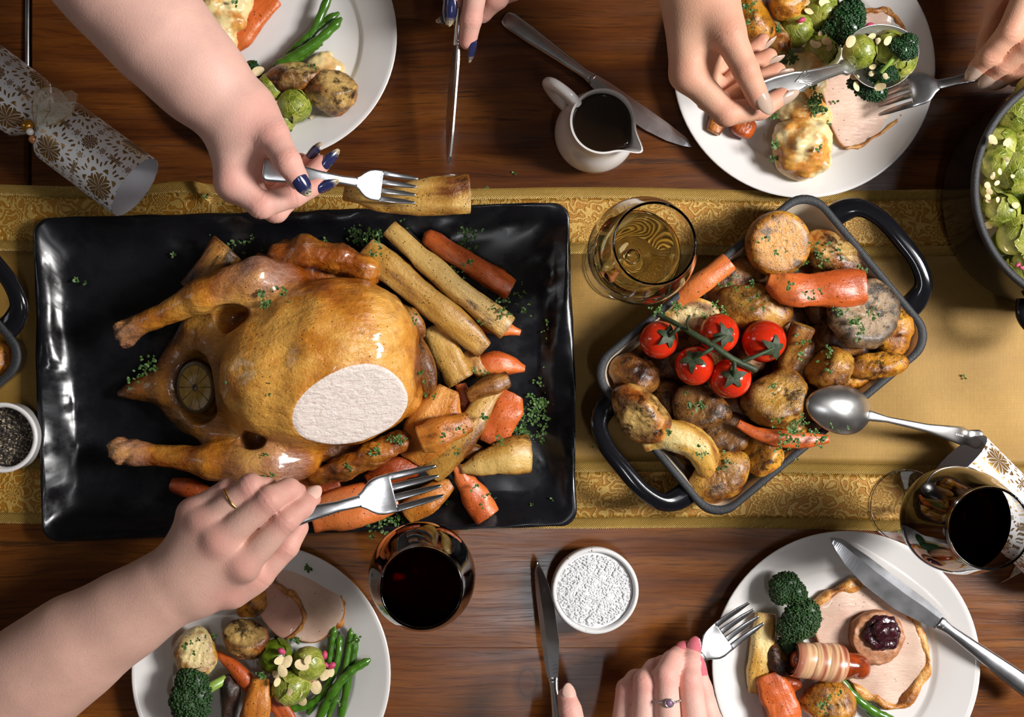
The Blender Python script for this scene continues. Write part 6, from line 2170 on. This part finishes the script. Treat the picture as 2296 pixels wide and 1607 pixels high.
# ---------------------------------------------------------------- people: forearms and hands
def hand_mesh(part, parent, mat, arm, palm, fingers, nails=None, nail_mat=None, h=.0015, wristk=.022):
    """arm: nodes (px,py,z,r); palm: list of node pairs; fingers: chains of nodes (thumb included)."""
    A = lambda q: np.array(P(*q[:3]))
    allp = [q for q in arm] + [q for ch in fingers for q in ch] + [q for pr in palm for q in pr]
    pts = np.array([A(q) for q in allp])
    rmax = np.array([q[3] for q in allp])
    lo = (pts - rmax[:, None]).min(0) - .006
    hi = (pts + rmax[:, None]).max(0) + .006
    fd = Field(lo, hi, h)
    for a, b in zip(arm[:-1], arm[1:]):
        fd.cone(A(a), a[3], A(b), b[3], .03)
    for a, b in palm:
        fd.cone(A(a), a[3], A(b), b[3], wristk)
    base = fd.f.copy()
    res = fd.f
    for ch in fingers:
        P_ = np.array([A(q) for q in ch])
        pad = max(q[3] for q in ch) + .016
        sl = fd.box(P_.min(0) - pad, P_.max(0) + pad)
        c = np.full(base[sl].shape, .06, np.float32)
        for a, b in zip(ch[:-1], ch[1:]):
            c = smin(c, fd.cone_d(sl, A(a), a[3], A(b), b[3]), .0015)
        for b in ch[1:-1]:   # knuckle swelling
            c = smin(c, fd.ell_d(sl, A(b) + np.array([0, 0, .0006]), (b[3] * 1.0,) * 3), .003)
        res[sl] = np.minimum(res[sl], smin(base[sl], c, .007))
    fd.f = res
    V, F = fd.mesh()
    V = relax(V, F, 5, .5)
    blush = np.zeros(len(V))
    for ch in fingers:
        for i, q in enumerate(ch):
            c = A(q) + np.array([0, 0, q[3] * .7])
            blush = np.maximum(blush, np.clip(1.35 - np.linalg.norm(V - c, axis=1) / (q[3] * (1.25 if i < len(ch) - 1 else 1.5)), 0, 1) * (.8 if i else .7))
    crease = np.zeros(len(V))
    for ch in fingers:
        for i in range(1, len(ch) - 1):
            c, d = A(ch[i]), A(ch[i + 1]) - A(ch[i - 1])
            d /= np.linalg.norm(d)
            q = V - c
            u = q @ d
            rad = np.linalg.norm(q - u[:, None] * d, axis=1)
            near = rad < ch[i][3] * 1.5
            for off, w_ in ((-.0030, .6), (0.0, 1.0), (.0030, .6)):
                crease = np.maximum(crease, w_ * near * np.exp(-((u - off - .0008 * np.sin(q[:, 0] * 700 + q[:, 1] * 500)) / .0008) ** 2))
    V -= fd.grad(V) * (crease * .00045)[:, None]
    o = mk(part, V, F, M[mat], parent, attrs={'blush': blush})
    for (fi, nrm, wl, ll, fw) in (nails or []):
        ch = fingers[fi]
        a, b = A(ch[-2]), A(ch[-1])
        r = ch[-1][3]
        d = (b - a) / np.linalg.norm(b - a)
        n = np.array(nrm, float)
        n -= d * (n @ d)
        n /= np.linalg.norm(n)
        s = np.cross(n, d)
        th = np.linspace(0, 2 * math.pi, 22, endpoint=False)
        rings, tip = [], []
        cx, cy = np.cos(th), np.sin(th)
        cx = np.sign(cx) * np.abs(cx) ** .8
        for rho, dz in ((1.0, -.0008), (1.0, .0), (.85, .0004), (.55, .0007), (.2, .0008)):
            x, y = cx * rho * wl * r * (1 - .38 * np.clip(cy, 0, 1) ** 2), cy * rho * ll * r
            sag = -(x ** 2) / (2 * r * .95) - np.where(y > 0, y ** 2 / (2 * r * 4.5), y ** 2 / (2 * r * 12))
            C = b + d * (fw * r) + n * r * .99
            rings.append(C + s * x[:, None] + d * y[:, None] + n * (sag + dz)[:, None])
            tip.append(.5 + .5 * cy * rho)
        V, F = loft(rings, True, True)
        mk('fingernail', V, F, M[nail_mat], o, attrs={'tip': np.concatenate(tip)})
    return o


# person lifting the parsnip (top left) with a second hand holding a knife
pA = thing('person', 'person reaching in with a fork, pale forearm and navy nails, other hand on a knife', 'person', P(560, 300, .15))
wr = (528, 252, .188, .0275)
hand_mesh('right_arm', pA, 'skin_pale',
          [(120, -200, .21, .046), (215, -90, .205, .0415), (290, 0, .2, .0385), (370, 90, .198, .0365), (455, 182, .193, .0315), wr],
          [((530, 270, .188, .022), (520, 408, .182, .0135)), ((540, 272, .172, .020), (528, 415, .160, .0135)), ((548, 275, .158, .018), (536, 410, .142, .013)), ((555, 275, .15, .016), (545, 395, .126, .012)), ((560, 262, .192, .019), (604, 300, .198, .0135)), ((560, 300, .175, .014), (560, 370, .165, .012))],
          [[(520, 408, .182, .0132), (586, 460, .182, .0112), (660, 440, .178, .0092), (712, 416, .176, .0076)],
           [(528, 415, .160, .0130), (618, 471, .160, .0108), (682, 412, .152, .0092), (722, 366, .152, .0078)],
           [(536, 410, .142, .0122), (612, 455, .138, .0104), (664, 398, .132, .0088), (702, 356, .136, .0076)],
           [(545, 395, .126, .0110), (600, 430, .118, .0094), (645, 385, .116, .0082), (675, 360, .12, .0072)],
           [(580, 270, .195, .0165), (612, 305, .204, .0132), (645, 362, .212, .0110), (669, 402, .206, .0090)]],
          [(0, (.6, -.55, .6), .72, 1.55, .85), (1, (.75, -.1, .65), .72, 1.55, .85), (2, (-.2, .5, .8), .70, 1.3, .8), (4, (.15, .0, 1), .78, 1.35, .35)], 'nail_navy')
hand_mesh('left_arm', pA, 'skin_pale',
          [(1150, -520, .14, .040), (1120, -300, .12, .028)],
          [((1110, -280, .115, .020), (1085, -130, .105, .0130)), ((1120, -280, .11, .020), (1122, -120, .09, .0130)), ((1130, -280, .105, .018), (1150, -110, .08, .0125)), ((1135, -275, .1, .016), (1170, -110, .07, .011)), ((1090, -270, .1, .018), (1045, -130, .088, .0135))],
          [[(1085, -130, .105, .0130), (1070, -40, .095, .0108), (1057, 42, .080, .0098), (1049, 92, .068, .0084)],
           [(1122, -120, .09, .0130), (1112, -8, .072, .0120), (1080, 28, .058, .0095), (1028, 42, .054, .0080)],
           [(1150, -110, .08, .0125), (1150, -25, .062, .0108), (1110, -2, .05, .0092), (1060, 5, .046, .0080)],
           [(1170, -110, .07, .0110), (1170, -45, .052, .0095), (1130, -30, .044, .0082)],
           [(1045, -130, .088, .0135), (1018, -60, .086, .0112), (1014, 2, .078, .0088)]],
          [(0, (.75, .1, .5), .78, 1.75, .65), (1, (-.1, .3, .9), .75, 1.6, 1.0), (4, (-.3, .0, .9), .85, 1.7, .9)], 'nail_navy')

# person with the spoon (top right), other hand on a fork at the frame edge
pB = thing('person', 'person spooning sprouts onto a plate, beige nails, other hand steadying a fork', 'person', P(1590, 120, .14))
hand_mesh('right_arm', pB, 'skin_tan',
          [(1470, -420, .20, .040), (1515, -220, .20, .032), (1558, -50, .188, .0272)],
          [((1548, -40, .185, .022), (1540, 165, .172, .0135)), ((1560, -40, .17, .020), (1548, 172, .150, .0135)), ((1572, -38, .155, .018), (1560, 160, .130, .0130)), ((1580, -35, .145, .016), (1572, 140, .112, .0120)), ((1590, -30, .182, .020), (1626, 60, .190, .0150)), ((1565, 40, .165, .016), (1580, 130, .150, .013))],
          [[(1540, 165, .172, .0135), (1628, 254, .166, .0110), (1706, 244, .160, .0092), (1752, 216, .158, .0078)],
           [(1548, 172, .150, .0130), (1618, 240, .138, .0108), (1690, 188, .128, .0096), (1742, 160, .130, .0082)],
           [(1560, 160, .130, .0124), (1622, 205, .116, .0102), (1682, 150, .108, .0092), (1724, 127, .112, .0078)],
           [(1572, 140, .112, .0112), (1630, 165, .098, .0094), (1684, 118, .094, .0084), (1710, 92, .098, .0072)],
           [(1600, 5, .187, .0185), (1634, 78, .194, .0138), (1672, 156, .192, .0108), (1702, 222, .180, .0092)]],
          [(0, (.55, -.5, .55), .80, 1.35, .5), (1, (.85, -.35, .35), .80, 1.25, .35), (2, (.9, -.35, .3), .78, 1.25, .35), (3, (.95, -.2, .25), .76, 1.25, .35), (4, (.2, .05, 1), .80, 1.35, .25)], 'nail_nude')
hand_mesh('left_arm', pB, 'skin_tan',
          [(2500, -420, .15, .040), (2420, -170, .13, .029)],
          [((2400, -150, .125, .021), (2322, -50, .112, .0132)), ((2410, -140, .12, .021), (2352, -5, .106, .0132)), ((2425, -130, .115, .019), (2382, 30, .100, .0128)), ((2440, -125, .11, .017), (2405, 68, .092, .0115)), ((2385, -160, .115, .019), (2275, -60, .092, .0145))],
          [[(2322, -50, .112, .0132), (2264, 72, .102, .0110), (2216, 126, .086, .0096), (2190, 152, .074, .0082)],
           [(2352, -5, .106, .0130), (2304, 102, .095, .0108), (2246, 145, .078, .0094), (2218, 170, .066, .0080)],
           [(2382, 30, .100, .0126), (2332, 128, .088, .0102), (2274, 162, .070, .0090), (2248, 176, .060, .0078)],
           [(2405, 68, .092, .0112), (2352, 142, .080, .0092), (2312, 164, .066, .0082), (2292, 172, .058, .0072)],
           [(2275, -60, .092, .0145), (2238, 10, .072, .0120), (2218, 90, .058, .0104), (2204, 140, .054, .0090)]],
          [(0, (-.35, -.5, .8), .84, 1.25, .35), (1, (-.3, -.6, .7), .84, 1.25, .35), (2, (-.2, -.65, .7), .84, 1.25, .35), (3, (-.1, -.65, .7), .84, 1.25, .35)], 'nail_nude')

# man with the fork (bottom left)
pC = thing('person', 'person reaching across with a fork, bare forearm and a gold ring', 'person', P(480, 1240, .1))
hand_mesh('right_arm', pC, 'skin_man',
          [(-190, 1715, .085, .050), (-60, 1612, .09, .0475), (85, 1512, .097, .0440), (180, 1442, .104, .0395), (292, 1372, .114, .0325), (385, 1312, .124, .0265), (425, 1288, .130, .0245)],
          [((445, 1298, .130, .018), (545, 1264, .152, .0132)), ((435, 1282, .134, .018), (492, 1212, .158, .0134)), ((425, 1270, .132, .017), (458, 1172, .150, .0126)), ((415, 1260, .128, .016), (430, 1150, .140, .0114)), ((455, 1320, .122, .019), (560, 1296, .126, .0145)), ((450, 1280, .115, .020), (510, 1220, .128, .017))],
          [[(545, 1264, .152, .0138), (640, 1166, .158, .0114), (676, 1137, .148, .0100), (698, 1117, .138, .0088)],
           [(492, 1212, .158, .0140), (602, 1120, .166, .0118), (648, 1098, .150, .0102), (668, 1106, .132, .0092)],
           [(458, 1172, .150, .0130), (562, 1092, .160, .0114), (598, 1096, .140, .0100), (604, 1124, .122, .0090)],
           [(430, 1150, .140, .0118), (512, 1098, .148, .0100), (540, 1108, .130, .0090), (550, 1130, .116, .0080)],
           [(520, 1322, .125, .0170), (580, 1284, .126, .0140), (640, 1224, .128, .0118), (668, 1182, .124, .0098)]],
          [(0, (-.1, .35, .95), .78, 1.05, .2)], 'nail_bare')

# person with pink nails (bottom)
pD = thing('person', 'person with pink nails holding a fork and a knife at the bottom edge', 'person', P(1480, 1600, .06))
hand_mesh('left_arm', pD, 'skin_pink',
          [(1500, 2100, .10, .040), (1490, 1880, .09, .028)],
          [((1500, 1870, .092, .021), (1566, 1690, .088, .0130)), ((1490, 1870, .095, .021), (1500, 1695, .094, .0132)), ((1480, 1870, .092, .019), (1440, 1692, .088, .0128)), ((1470, 1870, .085, .017), (1388, 1690, .078, .0115)), ((1520, 1870, .08, .019), (1600, 1730, .068, .0145))],
          [[(1566, 1690, .088, .0130), (1547, 1524, .086, .0108), (1546, 1490, .078, .0098), (1551, 1464, .068, .0086)],
           [(1500, 1695, .094, .0130), (1493, 1514, .092, .0108), (1508, 1482, .080, .0098), (1522, 1466, .068, .0086)],
           [(1440, 1692, .088, .0126), (1446, 1528, .084, .0106), (1468, 1500, .072, .0096), (1488, 1488, .060, .0086)],
           [(1388, 1690, .078, .0114), (1405, 1545, .070, .0096), (1425, 1522, .060, .0088), (1445, 1515, .05, .0078)],
           [(1600, 1730, .068, .0145), (1592, 1620, .060, .0118), (1572, 1545, .060, .0104), (1562, 1500, .062, .0088)]],
          [(0, (.1, .45, .75), .80, 1.25, .55), (1, (.1, .5, .6), .80, 1.25, .6), (4, (.85, .1, .45), .82, 1.5, .1)], 'nail_pink')
hand_mesh('right_arm', pD, 'skin_pink',
          [(1340, 2150, .10, .040), (1335, 1950, .095, .028)],
          [((1320, 1940, .095, .021), (1270, 1790, .085, .0130)), ((1330, 1940, .09, .021), (1300, 1780, .075, .0130)), ((1340, 1940, .085, .019), (1330, 1790, .065, .0125)), ((1300, 1930, .095, .019), (1305, 1740, .092, .0145))],
          [[(1270, 1790, .085, .0130), (1240, 1690, .080, .0108), (1238, 1640, .066, .0096), (1244, 1625, .054, .0085)],
           [(1300, 1780, .075, .0130), (1262, 1700, .056, .0108), (1270, 1670, .042, .0096)],
           [(1330, 1790, .065, .0120), (1300, 1710, .046, .0102), (1300, 1690, .034, .0092)],
           [(1305, 1740, .092, .0145), (1290, 1640, .090, .0115), (1278, 1592, .086, .0105), (1271, 1562, .080, .0090)]],
          [(3, (.35, .35, .85), .8, 1.0, .2)], 'nail_bare')


# rings
def torus(c, axis, R, r, n=40, m=10):
    axis = np.array(axis, float)
    axis /= np.linalg.norm(axis)
    X_ = np.cross((0, 0, 1), axis)
    X_ /= np.linalg.norm(X_)
    Y_ = np.cross(axis, X_)
    a = np.linspace(0, 2 * math.pi, n, endpoint=False)
    b = np.linspace(0, 2 * math.pi, m, endpoint=False)
    rings = []
    for t in a:
        d = math.cos(t) * X_ + math.sin(t) * Y_
        rings.append(np.array(c) + d * R + (np.cos(b)[:, None] * d * r + np.sin(b)[:, None] * axis * r * 1.5))
    V = np.vstack(rings)
    F = []
    for i in range(n):
        for j in range(m):
            F.append([i * m + j, ((i + 1) % n) * m + j, ((i + 1) % n) * m + (j + 1) % m, i * m + (j + 1) % m])
    return V, F


a, b = np.array(P(458, 1172, .150)), np.array(P(562, 1092, .160))
V, F = torus(a + (b - a) * .66, b - a, .0124, .0008)
tag(mk('finger_ring', V, F, M['gold_metal']), 'plain gold band on the hand reaching over the chicken', 'ring')
a, b = np.array(P(1500, 1695, .094)), np.array(P(1493, 1514, .092))
c = a + (b - a) * .70
ax = (b - a) / np.linalg.norm(b - a)
root = thing('finger_ring', 'silver beaded ring with a round violet stone on a pink-nailed hand', 'ring', tuple(c))
V, F = torus(c, ax, .0118, .0006)
mk('band', V, F, M['steel'], root)
sd = np.cross((0, 0, 1), ax)
D, F = ico(2)
for i in range(22):
    t = math.radians(-20 + 220 * i / 21)
    mk('bead', D * .0010 + c + (math.cos(t) * sd + math.sin(t) * np.array([0, 0, 1])) * .0122, F, M['steel'], root)
D, F = ico(3)
mk('stone', D * np.array([.0030, .0030, .0020]) + c + np.array([0, 0, .0132]), F, plain('violet_stone', (.25, .13, .22), .06, var=.1, Coat_Weight=.5), root)
V, F = torus(c + np.array([0, 0, .0130]), (0, 0, 1) + ax * 1e-4, .0036, .0007)
mk('bezel', V, F, M['steel'], root)
